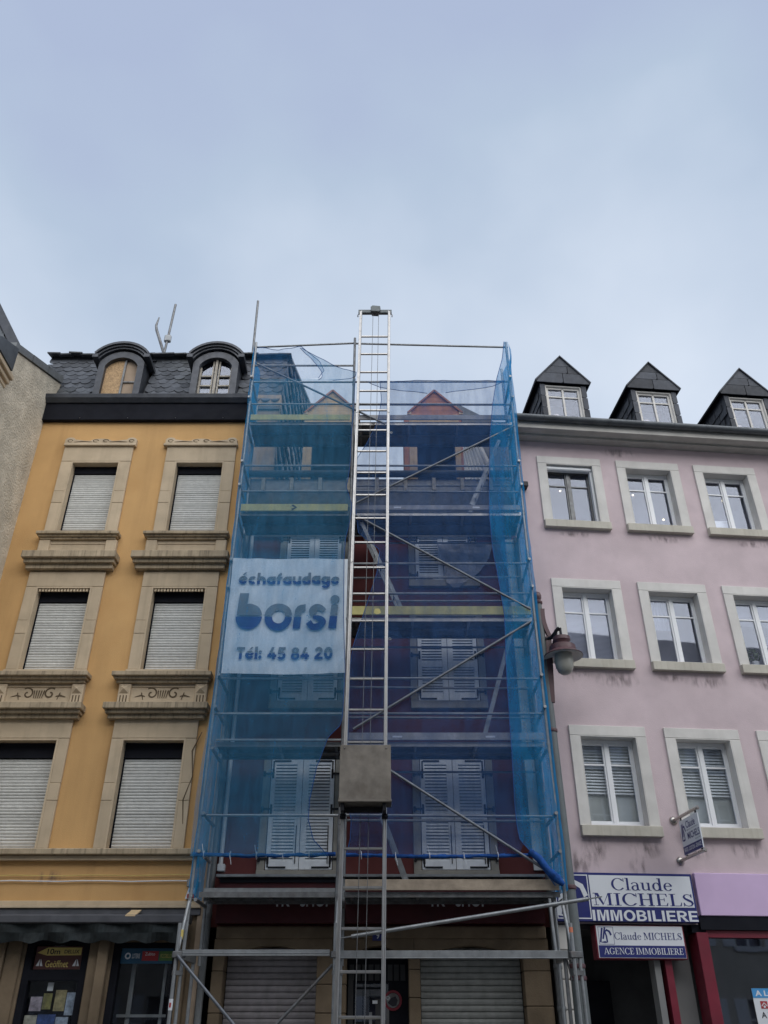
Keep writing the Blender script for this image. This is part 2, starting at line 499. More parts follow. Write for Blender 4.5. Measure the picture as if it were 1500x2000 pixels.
def net_mat(name, col, alpha, dalpha=0.10, trans=0.5):
    """woven debris netting: threads that scatter light, holes that let it through"""
    m = bpy.data.materials.new(name)
    m.use_nodes = True
    t = m.node_tree
    t.nodes.clear()
    n, L = t.nodes.new, t.links.new
    o = n('ShaderNodeOutputMaterial')
    tr = n('ShaderNodeBsdfTransparent')
    df = n('ShaderNodeBsdfDiffuse')
    df.inputs[0].default_value = (*col, 1)
    tl = n('ShaderNodeBsdfTranslucent')
    tl.inputs[0].default_value = (*[min(1, c * 1.1) for c in col], 1)
    m1 = n('ShaderNodeMixShader')
    m1.inputs[0].default_value = trans
    L(df.outputs[0], m1.inputs[1])
    L(tl.outputs[0], m1.inputs[2])
    ge = n('ShaderNodeNewGeometry')
    mp_ = n('ShaderNodeMapping')
    mp_.inputs['Scale'].default_value = (9, 9, 1.6)
    L(ge.outputs['Position'], mp_.inputs[0])
    nz_ = n('ShaderNodeTexNoise')
    nz_.inputs['Scale'].default_value = 1.0
    nz_.inputs['Detail'].default_value = 6
    L(mp_.outputs[0], nz_.inputs[0])
    mr = n('ShaderNodeMapRange')
    mr.inputs[1].default_value, mr.inputs[2].default_value = 0.3, 0.7
    mr.inputs[3].default_value, mr.inputs[4].default_value = alpha - dalpha, alpha + dalpha
    L(nz_.outputs[0], mr.inputs[0])
    gr = n('ShaderNodeTexNoise')            # grain of the weave
    gr.inputs['Scale'].default_value = 48
    gr.inputs['Detail'].default_value = 2
    L(ge.outputs['Position'], gr.inputs[0])
    ga_ = n('ShaderNodeMath')
    ga_.operation = 'MULTIPLY_ADD'
    ga_.inputs[1].default_value = 0.24
    L(gr.outputs[0], ga_.inputs[0])
    gb_ = n('ShaderNodeMath')
    gb_.operation = 'SUBTRACT'
    gb_.inputs[1].default_value = 0.12
    L(mr.outputs[0], gb_.inputs[0])
    L(gb_.outputs[0], ga_.inputs[2])
    m2 = n('ShaderNodeMixShader')
    L(ga_.outputs[0], m2.inputs[0])
    L(tr.outputs[0], m2.inputs[1])
    L(m1.outputs[0], m2.inputs[2])
    L(m2.outputs[0], o.inputs[0])
    return m


def soot_mat():
    m = bpy.data.materials.new('soot_stain')
    m.use_nodes = True
    t = m.node_tree
    t.nodes.clear()
    n, L = t.nodes.new, t.links.new
    o = n('ShaderNodeOutputMaterial')
    tr = n('ShaderNodeBsdfTransparent')
    df = n('ShaderNodeBsdfDiffuse')
    df.inputs[0].default_value = (0.23, 0.195, 0.20, 1)
    tcn = n('ShaderNodeTexCoord')
    gr = n('ShaderNodeTexGradient')
    gr.gradient_type = 'SPHERICAL'
    mp_ = n('ShaderNodeMapping')
    mp_.inputs['Location'].default_value = (-1, -1, -1)
    mp_.inputs['Scale'].default_value = (2, 2, 2)
    L(tcn.outputs['Generated'], mp_.inputs[0])
    sp = n('ShaderNodeSeparateXYZ')
    L(mp_.outputs[0], sp.inputs[0])
    cb = n('ShaderNodeCombineXYZ')
    L(sp.outputs[0], cb.inputs[0])
    L(sp.outputs[2], cb.inputs[2])
    L(cb.outputs[0], gr.inputs[0])
    ge = n('ShaderNodeNewGeometry')
    nz_ = n('ShaderNodeTexNoise')
    nz_.inputs['Scale'].default_value = 11
    nz_.inputs['Detail'].default_value = 6
    mq = n('ShaderNodeMapping')
    mq.inputs['Scale'].default_value = (1.3, 1.3, .4)
    L(ge.outputs['Position'], mq.inputs[0])
    L(mq.outputs[0], nz_.inputs[0])
    mr = n('ShaderNodeMapRange')
    mr.inputs[1].default_value, mr.inputs[2].default_value = 0.42, 0.75
    L(nz_.outputs[0], mr.inputs[0])
    mu = n('ShaderNodeMath')
    mu.operation = 'MULTIPLY'
    L(gr.outputs['Fac'], mu.inputs[0])
    L(mr.outputs[0], mu.inputs[1])
    m2 = n('ShaderNodeMixShader')
    L(mu.outputs[0], m2.inputs[0])
    L(tr.outputs[0], m2.inputs[1])
    L(df.outputs[0], m2.inputs[2])
    L(m2.outputs[0], o.inputs[0])
    return m


M_soot = soot_mat()
M_netL = net_mat('blue_netting', (0.075, 0.30, 0.54), 0.40)
M_netS = net_mat('blue_netting_dense', (0.030, 0.31, 0.66), 0.70, 0.16)
M_netC = net_mat('bright_blue_netting', (0.040, 0.32, 0.66), 0.48, 0.16)
M_netR = net_mat('royal_blue_netting', (0.065, 0.16, 0.39), 0.39)
M_netT = net_mat('thin_blue_netting', (0.06, 0.25, 0.55), 0.22, 0.06)
M_seam = mat('net_hem', (0.02, 0.075, 0.24), 0.8)

# ------------------------------------------------------------------ lettering helpers


def text_mb(txt, x0, x1, z0, z1, y, bold=0.0, split=False, ext=0.0, xf=None, shear=0.0):
    cu = bpy.data.curves.new('txt', 'FONT')
    cu.body = txt
    cu.size = 1.0
    cu.offset = bold
    cu.shear = shear
    cu.resolution_u = 4
    ob = bpy.data.objects.new('txt', cu)
    link(ob)
    dg = bpy.context.evaluated_depsgraph_get()
    me = bpy.data.meshes.new_from_object(ob.evaluated_get(dg))
    bm = bmesh.new()
    bm.from_mesh(me)
    bpy.data.objects.remove(ob)
    bpy.data.curves.remove(cu)
    bpy.data.meshes.remove(me)
    xs = [v.co.x for v in bm.verts]
    ys = [v.co.y for v in bm.verts]
    ax, bx, ay, by = min(xs), max(xs), min(ys), max(ys)
    mids = 0.46
    if split:
        ym = ay + (by - ay) * mids
        g = (by - ay) * 0.012
        for s_ in (-g, g):
            bmesh.ops.bisect_plane(bm, geom=bm.verts[:] + bm.edges[:] + bm.faces[:], plane_co=(0, ym + s_, 0), plane_no=(0, 1, 0))
        bmesh.ops.delete(bm, geom=[f for f in bm.faces if abs(f.calc_center_median().y - ym) < g], context='FACES')
    mb = MB()
    bm.verts.index_update()
    for v in bm.verts:
        X = x0 + (v.co.x - ax) / (bx - ax) * (x1 - x0)
        Z = z0 + (v.co.y - ay) / (by - ay) * (z1 - z0)
        mb.v.append(Vector((X, y if not callable(y) else y(X, Z), Z)))
    for f in bm.faces:
        mb.f.append([v.index for v in f.verts])
        mb.mi.append(0 if (not split or f.calc_center_median().y > ym) else 1)
    bm.free()
    return mb


def arc(cx, cy, rx, ry, a0, a1, n=14):
    return [(cx + rx * math.cos(R(a0 + (a1 - a0) * i / n)), cy + ry * math.sin(R(a0 + (a1 - a0) * i / n))) for i in range(n + 1)]


def ring(cx, cy, rx, ry, tx, ty, a0=0, a1=360, n=20):
    """a stroke of changing weight: outer ellipse minus narrower inner ellipse, as quads"""
    o_ = arc(cx, cy, rx, ry, a0, a1, n)
    i_ = arc(cx, cy, rx - tx, ry - ty, a0, a1, n)
    return [[o_[k], o_[k + 1], i_[k + 1], i_[k]] for k in range(n)]


def strip(pts, ws):
    q = []
    P = [Vector(p) for p in pts]
    ed = []
    for i, p in enumerate(P):
        d = (P[min(i + 1, len(P) - 1)] - P[max(0, i - 1)]).normalized()
        nn = Vector((-d.y, d.x))
        ed.append((p + nn * ws[i] / 2, p - nn * ws[i] / 2))
    for i in range(len(P) - 1):
        q.append([tuple(ed[i][0]), tuple(ed[i + 1][0]), tuple(ed[i + 1][1]), tuple(ed[i][1])])
    return q


def smooth_strip(pts, ws, k=5):
    P, W_ = [], []
    n = len(pts)
    for i in range(n - 1):
        p0, p1, p2, p3 = [Vector(pts[max(0, min(n - 1, i + d))]) for d in (-1, 0, 1, 2)]
        for j in range(k):
            t = j / k
            P.append(tuple(.5 * ((2 * p1) + (p2 - p0) * t + (2 * p0 - 5 * p1 + 4 * p2 - p3) * t * t + (3 * p1 - p0 - 3 * p2 + p3) * t ** 3)))
            W_.append(ws[i] + (ws[i + 1] - ws[i]) * t)
    return strip(P + [pts[-1]], W_ + [ws[-1]])


def rc(x0, x1, y0, y1): return [[(x0, y0), (x1, y0), (x1, y1), (x0, y1)]]


T, t_ = 0.15, 0.05      # thick and thin strokes, cap height 1
def _ser(x0, x1, y): return rc(x0, x1, y, y + .05)
GL = {
    'I': (.42, rc(.13, .28, 0, 1) + _ser(.02, .39, 0) + _ser(.02, .39, .95)),
    'L': (.74, rc(.12, .27, 0, 1) + _ser(.02, .38, .95) + _ser(.02, .66, 0) + [[(.58, .05), (.66, .05), (.70, .3), (.66, .3)]]),
    'E': (.76, rc(.12, .27, 0, 1) + _ser(.02, .66, .95) + _ser(.02, .66, 0) + rc(.27, .5, .49, .54) + rc(.48, .52, .38, .65) + [[(.58, .05), (.66, .05), (.70, .27), (.66, .27)], [(.58, .95), (.66, .95), (.67, .74), (.63, .74)]]),
    'H': (.96, rc(.12, .27, 0, 1) + rc(.65, .80, 0, 1) + rc(.27, .65, .49, .54) + _ser(.02, .37, 0) + _ser(.02, .37, .95) + _ser(.55, .90, 0) + _ser(.55, .90, .95)),
    'M': (1.14, rc(.13, .18, 0, 1) + rc(.84, .99, 0, 1) + [[(.13, 1), (.30, 1), (.58, .14), (.52, 0)], [(.52, 0), (.58, .14), (.90, 1), (.84, 1)]] + _ser(.02, .30, 0) + _ser(.74, 1.09, 0) + _ser(.02, .2, .95) + _ser(.9, 1.09, .95)),
    'C': (.90, ring(.48, .5, .44, .52, .15, .05, 38, 322) + [[(.80, .70), (.85, .70), (.85, 1.0), (.81, 1.0)]]),
    'G': (.98, ring(.48, .5, .44, .52, .15, .05, 38, 322) + [[(.80, .70), (.85, .70), (.85, 1.0), (.81, 1.0)]] + rc(.70, .85, .08, .45) + _ser(.60, .93, .42)),
    'S': (.66, strip([(.52, .74), (.46, .91), (.31, .975), (.16, .92), (.10, .77), (.16, .63), (.33, .50), (.50, .37), (.55, .22), (.47, .07), (.30, .02), (.14, .08), (.07, .27)],
                     [.05, .05, .05, .08, .12, .14, .16, .15, .12, .08, .05, .05, .05]) + rc(.50, .54, .70, 1.0) + rc(.05, .09, 0, .30)),
    'A': (.94, [[(.40, 1), (.50, 1), (.90, 0), (.73, 0)], [(.40, 1), (.44, .9), (.14, 0), (.09, 0)]] + rc(.22, .66, .30, .35) + _ser(0, .28, 0) + _ser(.62, .98, 0)),
    'N': (.96, rc(.13, .18, 0, 1) + rc(.76, .81, 0, 1) + [[(.10, 1), (.29, 1), (.81, 0), (.74, 0)]] + _ser(.02, .30, 0) + _ser(.02, .2, .95) + _ser(.65, .92, .95)),
    'B': (.78, rc(.12, .27, 0, 1) + ring(.38, .75, .28, .25, .13, .05, -90, 90, 12) + ring(.38, .26, .33, .26, .14, .05, -90, 90, 12) + rc(.02, .38, 0, .05) + rc(.02, .38, .95, 1) + rc(.27, .38, .49, .54)),
    'O': (1.0, ring(.49, .5, .45, .52, .15, .05, 0, 360, 26)),
    'R': (.88, rc(.12, .27, 0, 1) + ring(.38, .74, .30, .26, .14, .05, -90, 90, 12) + rc(.02, .38, .95, 1) + rc(.27, .38, .48, .53) + [[(.34, .50), (.50, .50), (.84, 0), (.66, 0)]] + _ser(.02, .37, 0) + _ser(.66, .92, 0)),
    'l': (.36, rc(.11, .24, 0, 1.04) + _ser(.02, .33, 0) + rc(.02, .11, .99, 1.04)),
    'a': (.62, ring(.27, .20, .23, .22, .12, .05, 60, 360, 16) + strip([(.08, .52), (.13, .62), (.28, .67), (.41, .6), (.44, .45), (.44, .08), (.52, .02), (.60, .05)], [.11, .07, .05, .09, .13, .13, .08, .04])),
    'u': (.72, rc(.09, .22, .15, .66) + rc(.46, .59, 0, .66) + strip([(.155, .17), (.20, .06), (.32, .02), (.44, .09), (.50, .18)], [.13, .1, .06, .05, .05]) + rc(.01, .1, .61, .66) + rc(.38, .47, .61, .66) + rc(.58, .68, 0, .05)),
    'd': (.72, ring(.30, .33, .27, .35, .13, .05, 0, 360, 20) + rc(.46, .59, 0, 1.04) + rc(.36, .47, .99, 1.04) + rc(.58, .68, 0, .05)),
    'e': (.62, ring(.31, .33, .28, .35, .13, .05, 10, 325, 20) + rc(.14, .57, .36, .41)),
    ' ': (.30, []),
}


def serif_mb(txt, x0, x1, z0, z1, y, GL=GL):
    mb = MB()
    polys, x = [], 0.0
    for ch in txt:
        adv, ps = GL[ch]
        for p in ps:
            polys.append([(x + a, b) for a, b in p])
        x += adv
    ax = min(a for p in polys for a, b in p)
    bx = max(a for p in polys for a, b in p)
    k = 0
    for p in polys:
        k = (k + 1) % 40
        vs = [(x0 + (a - ax) / (bx - ax) * (x1 - x0), y - k * 0.00012, z0 + b * (z1 - z0)) for a, b in p]
        mb.add(vs, [tuple(range(len(vs)))])
    return mb


def polys_mb(polys, fx, m=0, mb=None, dy=0.00015):
    mb = mb or MB()
    for k, p in enumerate(polys):
        vs = []
        for a, b in p:
            q = Vector(fx(a, b))
            q.y -= k * dy
            vs.append(q)
        mb.add(vs, [tuple(range(len(vs)))], m)
    return mb


def clip(poly, y, up):
    r = []
    for i in range(len(poly)):
        a, b = poly[i], poly[(i + 1) % len(poly)]
        ia, ib = (a[1] >= y) == up, (b[1] >= y) == up
        if ia: r.append(a)
        if ia != ib:
            f = (y - a[1]) / (b[1] - a[1])
            r.append((a[0] + (b[0] - a[0]) * f, y))
    return r if len(r) > 2 else None


_O = ring(.55, .5, .55, .5, .36, .33, 0, 360, 28)
_E = ring(.55, .5, .55, .5, .35, .32, 12, 335, 26) + rc(.2, .95, .44, .60)
GEO = {
    'e': (1.2, _E), 'é': (1.2, _E + [[(.42, 1.10), (.62, 1.08), (.98, 1.36), (.76, 1.44)]]),
    'c': (1.08, ring(.55, .5, .55, .5, .36, .33, 52, 308, 22)),
    'h': (1.2, rc(0, .36, 0, 1.45) + ring(.55, .45, .55, .55, .36, .33, 0, 150, 16) + rc(.74, 1.1, 0, .45)),
    'a': (1.2, _O + rc(.74, 1.1, 0, 1.0)), 'd': (1.2, _O + rc(.74, 1.1, 0, 1.45)),
    'f': (.80, rc(.12, .48, 0, 1.0) + ring(.6, 1.0, .48, .45, .36, .30, 85, 180, 10) + rc(0, .75, .70, .95)),
    'u': (1.2, rc(0, .36, .5, 1) + rc(.74, 1.1, 0, 1) + ring(.55, .5, .55, .5, .36, .33, 180, 360, 16)),
    'g': (1.2, _O + rc(.74, 1.1, -.05, 1) + ring(.55, -.05, .55, .42, .36, .27, 205, 360, 14)),
    'T': (1.12, rc(0, 1.02, 1.13, 1.45) + rc(.33, .70, 0, 1.13)), 'l': (.46, rc(0, .36, 0, 1.45)),
    ':': (.6, [arc(.22, .22, .21, .21, 0, 345, 22), arc(.22, .82, .21, .21, 0, 345, 22)]), ' ': (.55, []),
    '4': (1.22, [[(0, .28), (.36, .28), (.84, 1.45), (.50, 1.45)]] + rc(0, 1.12, .25, .55) + rc(.58, .94, 0, .85)),
    '5': (1.16, rc(.14, 1.0, 1.15, 1.45) + rc(.10, .44, .62, 1.15) + ring(.50, .48, .54, .48, .36, .30, -150, 115, 20)),
    '8': (1.2, ring(.55, .42, .55, .42, .36, .27, 0, 360, 24) + ring(.55, 1.05, .46, .40, .31, .26, 0, 360, 24)),
    '2': (1.2, ring(.54, 1.0, .50, .45, .36, .30, -25, 175, 18) + [[(.02, 0), (.50, .28), (.99, .82), (.60, .86), (.02, .30)]] + rc(.02, 1.08, 0, .30)),
    '0': (1.2, ring(.56, .725, .55, .725, .36, .34, 0, 360, 28)),
}


_b = .21
SANS = {
    'I': (.36, rc(.06, .06 + _b, 0, 1)),
    'M': (1.02, rc(.06, .25, 0, 1) + rc(.75, .94, 0, 1) + [[(.25, 1), (.34, 1), (.59, .0), (.41, .0)], [(.41, .0), (.59, .0), (.75, 1), (.66, 1)]]),
    'O': (.98, ring(.49, .5, .45, .52, .21, .18, 0, 360, 28)),
    'B': (.86, rc(.06, .06 + _b, 0, 1) + ring(.44, .74, .34, .26, .20, .155, -90, 90, 12) + ring(.44, .29, .38, .29, .21, .165, -90, 90, 12) + rc(.27, .44, 0, .165) + rc(.27, .44, .845, 1) + rc(.27, .44, .43, .58)),
    'L': (.74, rc(.06, .06 + _b, 0, 1) + rc(.27, .70, 0, .18)),
    'E': (.82, rc(.06, .06 + _b, 0, 1) + rc(.27, .76, 0, .175) + rc(.27, .76, .825, 1) + rc(.27, .70, .42, .59)),
    'R': (.90, rc(.06, .06 + _b, 0, 1) + ring(.46, .71, .36, .29, .21, .165, -90, 90, 12) + rc(.27, .46, .42, .585) + rc(.27, .46, .835, 1) + [[(.36, .43), (.58, .45), (.90, 0), (.65, 0)]]),
}


def geo_mb(txt, x0, x1, z0, z1, yf, mid):
    """two-tone letters: baseline at z0, cap height (1.45) at z1, split at height `mid`"""
    x, up, lo = 0.0, [], []
    for ch in txt:
        adv, ps = GEO[ch]
        for p in ps:
            q = [(x + a, b) for a, b in p]
            a_ = clip(q, mid + .02, True)
            b_ = clip(q, mid - .02, False)
            if a_: up.append(a_)
            if b_: lo.append(b_)
        x += adv
    sx, sz = (x1 - x0) / (x - .1), (z1 - z0) / 1.45
    def f(u, v):
        X, Z = x0 + u * sx, z0 + v * sz
        return (X, yf(X, Z), Z)
    m = polys_mb(up, f, 0, None, .00003)
    return polys_mb(lo, f, 1, m, .00003)


LOGO = strip([(.30, .95), (.10, .12), (.42, .12)], [.13, .13, .12]) + strip([(.50, .98), (.30, .30)], [.12, .11]) + \
    strip([(.42, .12), (.58, .12), (.56, .46), (.48, .72), (.62, .82), (.80, .74), (.90, .52)], [.12, .11, .11, .11, .12, .13, .13])

# ------------------------------------------------------------------ setting: ground
def structure(name, mb, m):
    o = mb.build(name, m)
    o['kind'] = 'structure'
    return o


structure('street', MB().box(-220, 220, -220, 260, -0.3, 0.0), M_asph)
structure('pavement', MB().box(-40, 40, 10.2, FY + 0.6, 0.004, 0.13), M_pave)
structure('far_pavement', MB().box(-40, 40, -4.0, -1.2, 0.004, 0.13), M_pave)

# houses across the street: only their reflection and their shade reach the picture
opp = thing('opposite_house', 'cream house row across the street seen only mirrored in the shop glass', 'building', (0, -4, 0))
OY = -3.5
holes = []
for i in range(-10, 11):
    for z in (1.0, 4.3, 7.4, 10.3):
        holes.append((i * 2.3 - .5, i * 2.3 + .5, z, z + 1.75))
mb = wall_sheet(-24.5, 24.5, 0.1, 14.4, holes, 0, 0.2)
for v in mb.v: v.y = OY - v.y
mb.build('wall', M_opp, opp)
MB().box(-24.5, 24.5, OY - 9, OY - .35, 0.1, 14.3).build('interior', M_room, opp)
MB().prism([(OY + .3, 14.4), (OY - 4, 17.6), (OY - 9, 14.4)], 'x', -24.5, 24.5).build('roof', M_slate, opp)
fr = MB()
for a, b, c, d in holes:
    for x in (a, (a + b) / 2, b): fr.box(x - .04, x + .04, OY - .14, OY - .1, c, d)
    for z in (c, c + .55, c + 1.15, d): fr.box(a + .04, b - .04, OY - .138, OY - .102, z - .03, z + .03)
    fr.box(a - .12, b + .12, OY + .002, OY + .1, c - .14, c)
    for sx in (a - .5, b + .06): fr.box(sx, sx + .44, OY + .002, OY + .04, c, d)
o = fr.build('window_frame', M_shut, opp)


# ================================================================== left neighbour (grey roughcast)
LX = -6.8
lh = thing('grey_house', 'grey roughcast house at the left edge with zinc verge and a stone cornice end', 'building', (LX, 11.3, 0))
MB().add([(LX, 11.15, 0.1), (LX, 13.85, 0.1), (LX, 13.85, 13.42), (LX, 11.15, 12.18), (LX - 4, 11.15, 0.1), (LX - 4, 11.15, 12.18), (LX - 4, 13.85, 13.42), (LX - 4, 13.85, 0.1)],
         [(0, 1, 2, 3), (0, 3, 5, 4), (3, 2, 6, 5), (1, 7, 6, 2)]).build('wall', M_stucco, lh)
vz = lambda Y: 12.49 + (Y - 11.58) * .465
for i in range(3):
    y0 = 11.45 + i * .68
    y1 = min(y0 + .70, 13.62)
    MB().prism([(y0, vz(y0) - .10), (y1, vz(y1) - .10), (y1, vz(y1) + .06 + i * .006), (y0, vz(y0) + .06 + i * .006)], 'x', LX - .28, LX + .035).build('verge_flashing', M_pipe, lh)
for k, (d_, zb, zt) in enumerate(((.08, 11.46, 11.55), (.16, 11.55, 11.64), (.26, 11.64, 11.74))):
    MB().box(LX - 2.2, LX + .02 + k * .05, 11.15 - d_, 11.55, zb, zt).build('cornice_moulding', M_stone, lh, bevel=.012)
MB().prism([(11.4, 11.745), (10.80, 11.745), (10.74, 11.80), (10.72, 11.95), (10.76, 11.985), (11.14, 12.16), (11.4, 12.28)], 'x', LX - 2.2, LX + .14).build('gutter', M_gutter, lh)
MB().path([(LX - .22, 10.86, 11.78), (LX - .22, 10.9, 11.55), (LX - .22, 11.08, 11.3), (LX - .22, 11.08, .2)], .05, 10).build('downpipe', M_pipe, lh, smooth=True)
# steep dormer rake of that house, seen as a dark triangle above the gutter
a, b = at(48, 690, 12.4), at(-40, 510, 12.4)
gb = thing('zinc_dormer', 'zinc clad gable dormer leaning in at the left edge above the grey house', 'dormer', (a.x - 1.0, 12.4, 12.5))
MB().prism([(a.x - .05, a.z), (b.x - .05, b.z), (b.x - 1.6, b.z), (b.x - 1.6, a.z)], 'y', 12.42, 14.4).build('cladding', M_zinc, gb)
dr = (b - a).normalized()
nn_ = Vector((dr.z, 0, -dr.x))
MB().bar(a - dr * .15 - nn_ * .09, b - nn_ * .09, .18, .09, (0, 1, 0)).build('verge_board', M_zinc, gb)
MB().bar(a - nn_ * .24 - Vector((0, .02, 0)), b - nn_ * .24 - Vector((0, .02, 0)), .06, .07, (0, 1, 0)).build('zinc_trim', M_gutter, gb)
for k in (1, 2):
    MB().bar((a.x - .45 * k - .1, 12.405, a.z - .2), (a.x - .45 * k - .08, 12.405, a.z - .1 + .7 * k), .02, .03, (0, 1, 0)).build('standing_seam', M_gutter, gb)

# ================================================================== yellow house
YX0, YX1 = -6.8, -2.62
yh = thing('ochre_house', 'ochre plastered house with sandstone window surrounds and slate mansard, left of the scaffold', 'building', ((YX0 + YX1) / 2, FY, 0))
COLS = [(-5.99, -5.09), (-4.05, -3.10)]
OPEN = {0: [(-6.03, -5.09), (-4.03, -3.08)], 1: [(-6.11, -5.13), (-4.08, -3.11)], 2: [(-6.18, -5.16), (-4.16, -3.14)]}
ROWS = [(9.42, 11.05, 0), (6.81, 8.345, 1), (4.0, 5.65, 2)]
holes = [(*OPEN[r][ci], z0, z1) for ci in (0, 1) for z0, z1, r in ROWS]
holes_g = [(-5.02, -4.13, 0.14, 2.80), (-3.80, -2.86, 0.14, 2.76)]
wall_sheet(YX0, YX1, 3.2, 12.15, holes, FY, .32).build('wall', M_yel, yh)
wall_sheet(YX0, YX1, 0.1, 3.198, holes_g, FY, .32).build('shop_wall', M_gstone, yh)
MB().box(YX1 - .01, -2.115, FY + .12, FY + .3, 10.6, 12.85).build('party_wall', M_ply, yh)
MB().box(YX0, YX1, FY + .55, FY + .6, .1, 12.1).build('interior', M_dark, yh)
# roller slats
def slat_mesh(w, h, name, m, d=.014):
    mb = MB()
    mb.prism([(0, .0), (-d * .7, h * .12), (-d, h * .5), (-d * .7, h * .86), (0, h * .98)], 'x', -w / 2, w / 2)
    me, _ = mb.mesh(name, m, origin=(0, 0, 0))
    return me
for ci, (a, b) in enumerate(COLS):
    for z0, z1, r in ROWS:
        a, b = OPEN[r][ci]
        w = b - a
        sw = (0.20, 0.185, 0.165)[r]
        og = .225
        lab = ('top floor', 'second floor', 'first floor')[r]
        # surround stones: two jambs each side with a bonder between, lintel
        fr = thing_part = MB().box(a - sw + .0, b + sw, FY - .05, FY - .001, z1 + .004, z1 + (.345 if r == 0 else .30)).build('lintel', M_stone, yh, bevel=.006)
        for s_, (xa, xb) in ((-1, (a - sw, a)), (1, (b, b + sw))):
            hs = [z0, z0 + .42 * (z1 - z0), z0 + .58 * (z1 - z0), z1]
            for k in range(3):
                MB().box(xa, xb, FY - .05 - (.004 if k == 1 else 0), FY - .001, hs[k] + .002, hs[k + 1] - .002).build('jamb_stone', M_stone, yh, bevel=.005)
        # stone reveal lining
        rv = MB()
        rv.box(a, a + .03, FY - .052, FY + .22, z0, z1).box(b - .03, b, FY - .052, FY + .22, z0, z1).box(a + .03, b - .03, FY - .052, FY + .22, z1 - .03, z1)
        if r == 1:
            for k in range(16): rv.box(a + .05 + k * (w - .1) / 16, a + .05 + (k + .62) * (w - .1) / 16, FY - .035, FY - .01, z1 - .085, z1 - .03)
        rv.build('reveal', M_stone, yh)
        sh = thing
        box_h = (.16, .20, .24)[r]
        rs = MB().box(a + .035, b - .035, FY + .10, FY + .15, z1 - .03 - box_h, z1 - .031).build('roller_shutter', M_black, yh)
        n = int((z1 - .04 - box_h - z0) / .047)
        sh_ = (z1 - .035 - box_h - z0) / n
        me = slat_mesh(w - .10, sh_, 'slat', M_rslat)
        for k in range(n):
            inst('slat', me, rs, ((a + b) / 2 + random.uniform(-.002, .002), FY + .14 + random.uniform(0, .004), z0 + k * sh_))
        for x in (a + .042, b - .042):
            MB().box(x - .011, x + .011, FY + .112, FY + .16, z0, z1 - .04 - box_h).build('guide_rail', M_black, yh)
# ornaments
def sprig(cx, cz, sc, y, m):
    q = []
    for s_ in (-1, 1):
        sp = []
        for k in range(22):
            th = k / 21 * 2.2 * math.pi
            rr = .115 * (1 - k / 25)
            sp.append((cx + s_ * sc * (.20 + rr * math.cos(th + .9)), cz + sc * (rr * math.sin(th + .9)) + 0.01))
        q += strip(sp, [.028 * sc] * 22)
        q += strip([(cx + s_ * sc * .31, cz - .04 * sc), (cx + s_ * sc * .38, cz - .02 * sc), (cx + s_ * sc * .49, cz - .05 * sc)], [.014 * sc, .03 * sc, .008 * sc])
        q += strip([(cx + s_ * sc * .34, cz - .10 * sc), (cx + s_ * sc * .38, cz + .03 * sc)], [.012 * sc, .02 * sc])
    for k in range(-2, 3):
        q += strip([(cx + k * .035 * sc - .005, cz - .07 * sc), (cx + k * .045 * sc + .005, cz + .07 * sc)], [.014 * sc, .022 * sc])
    return q
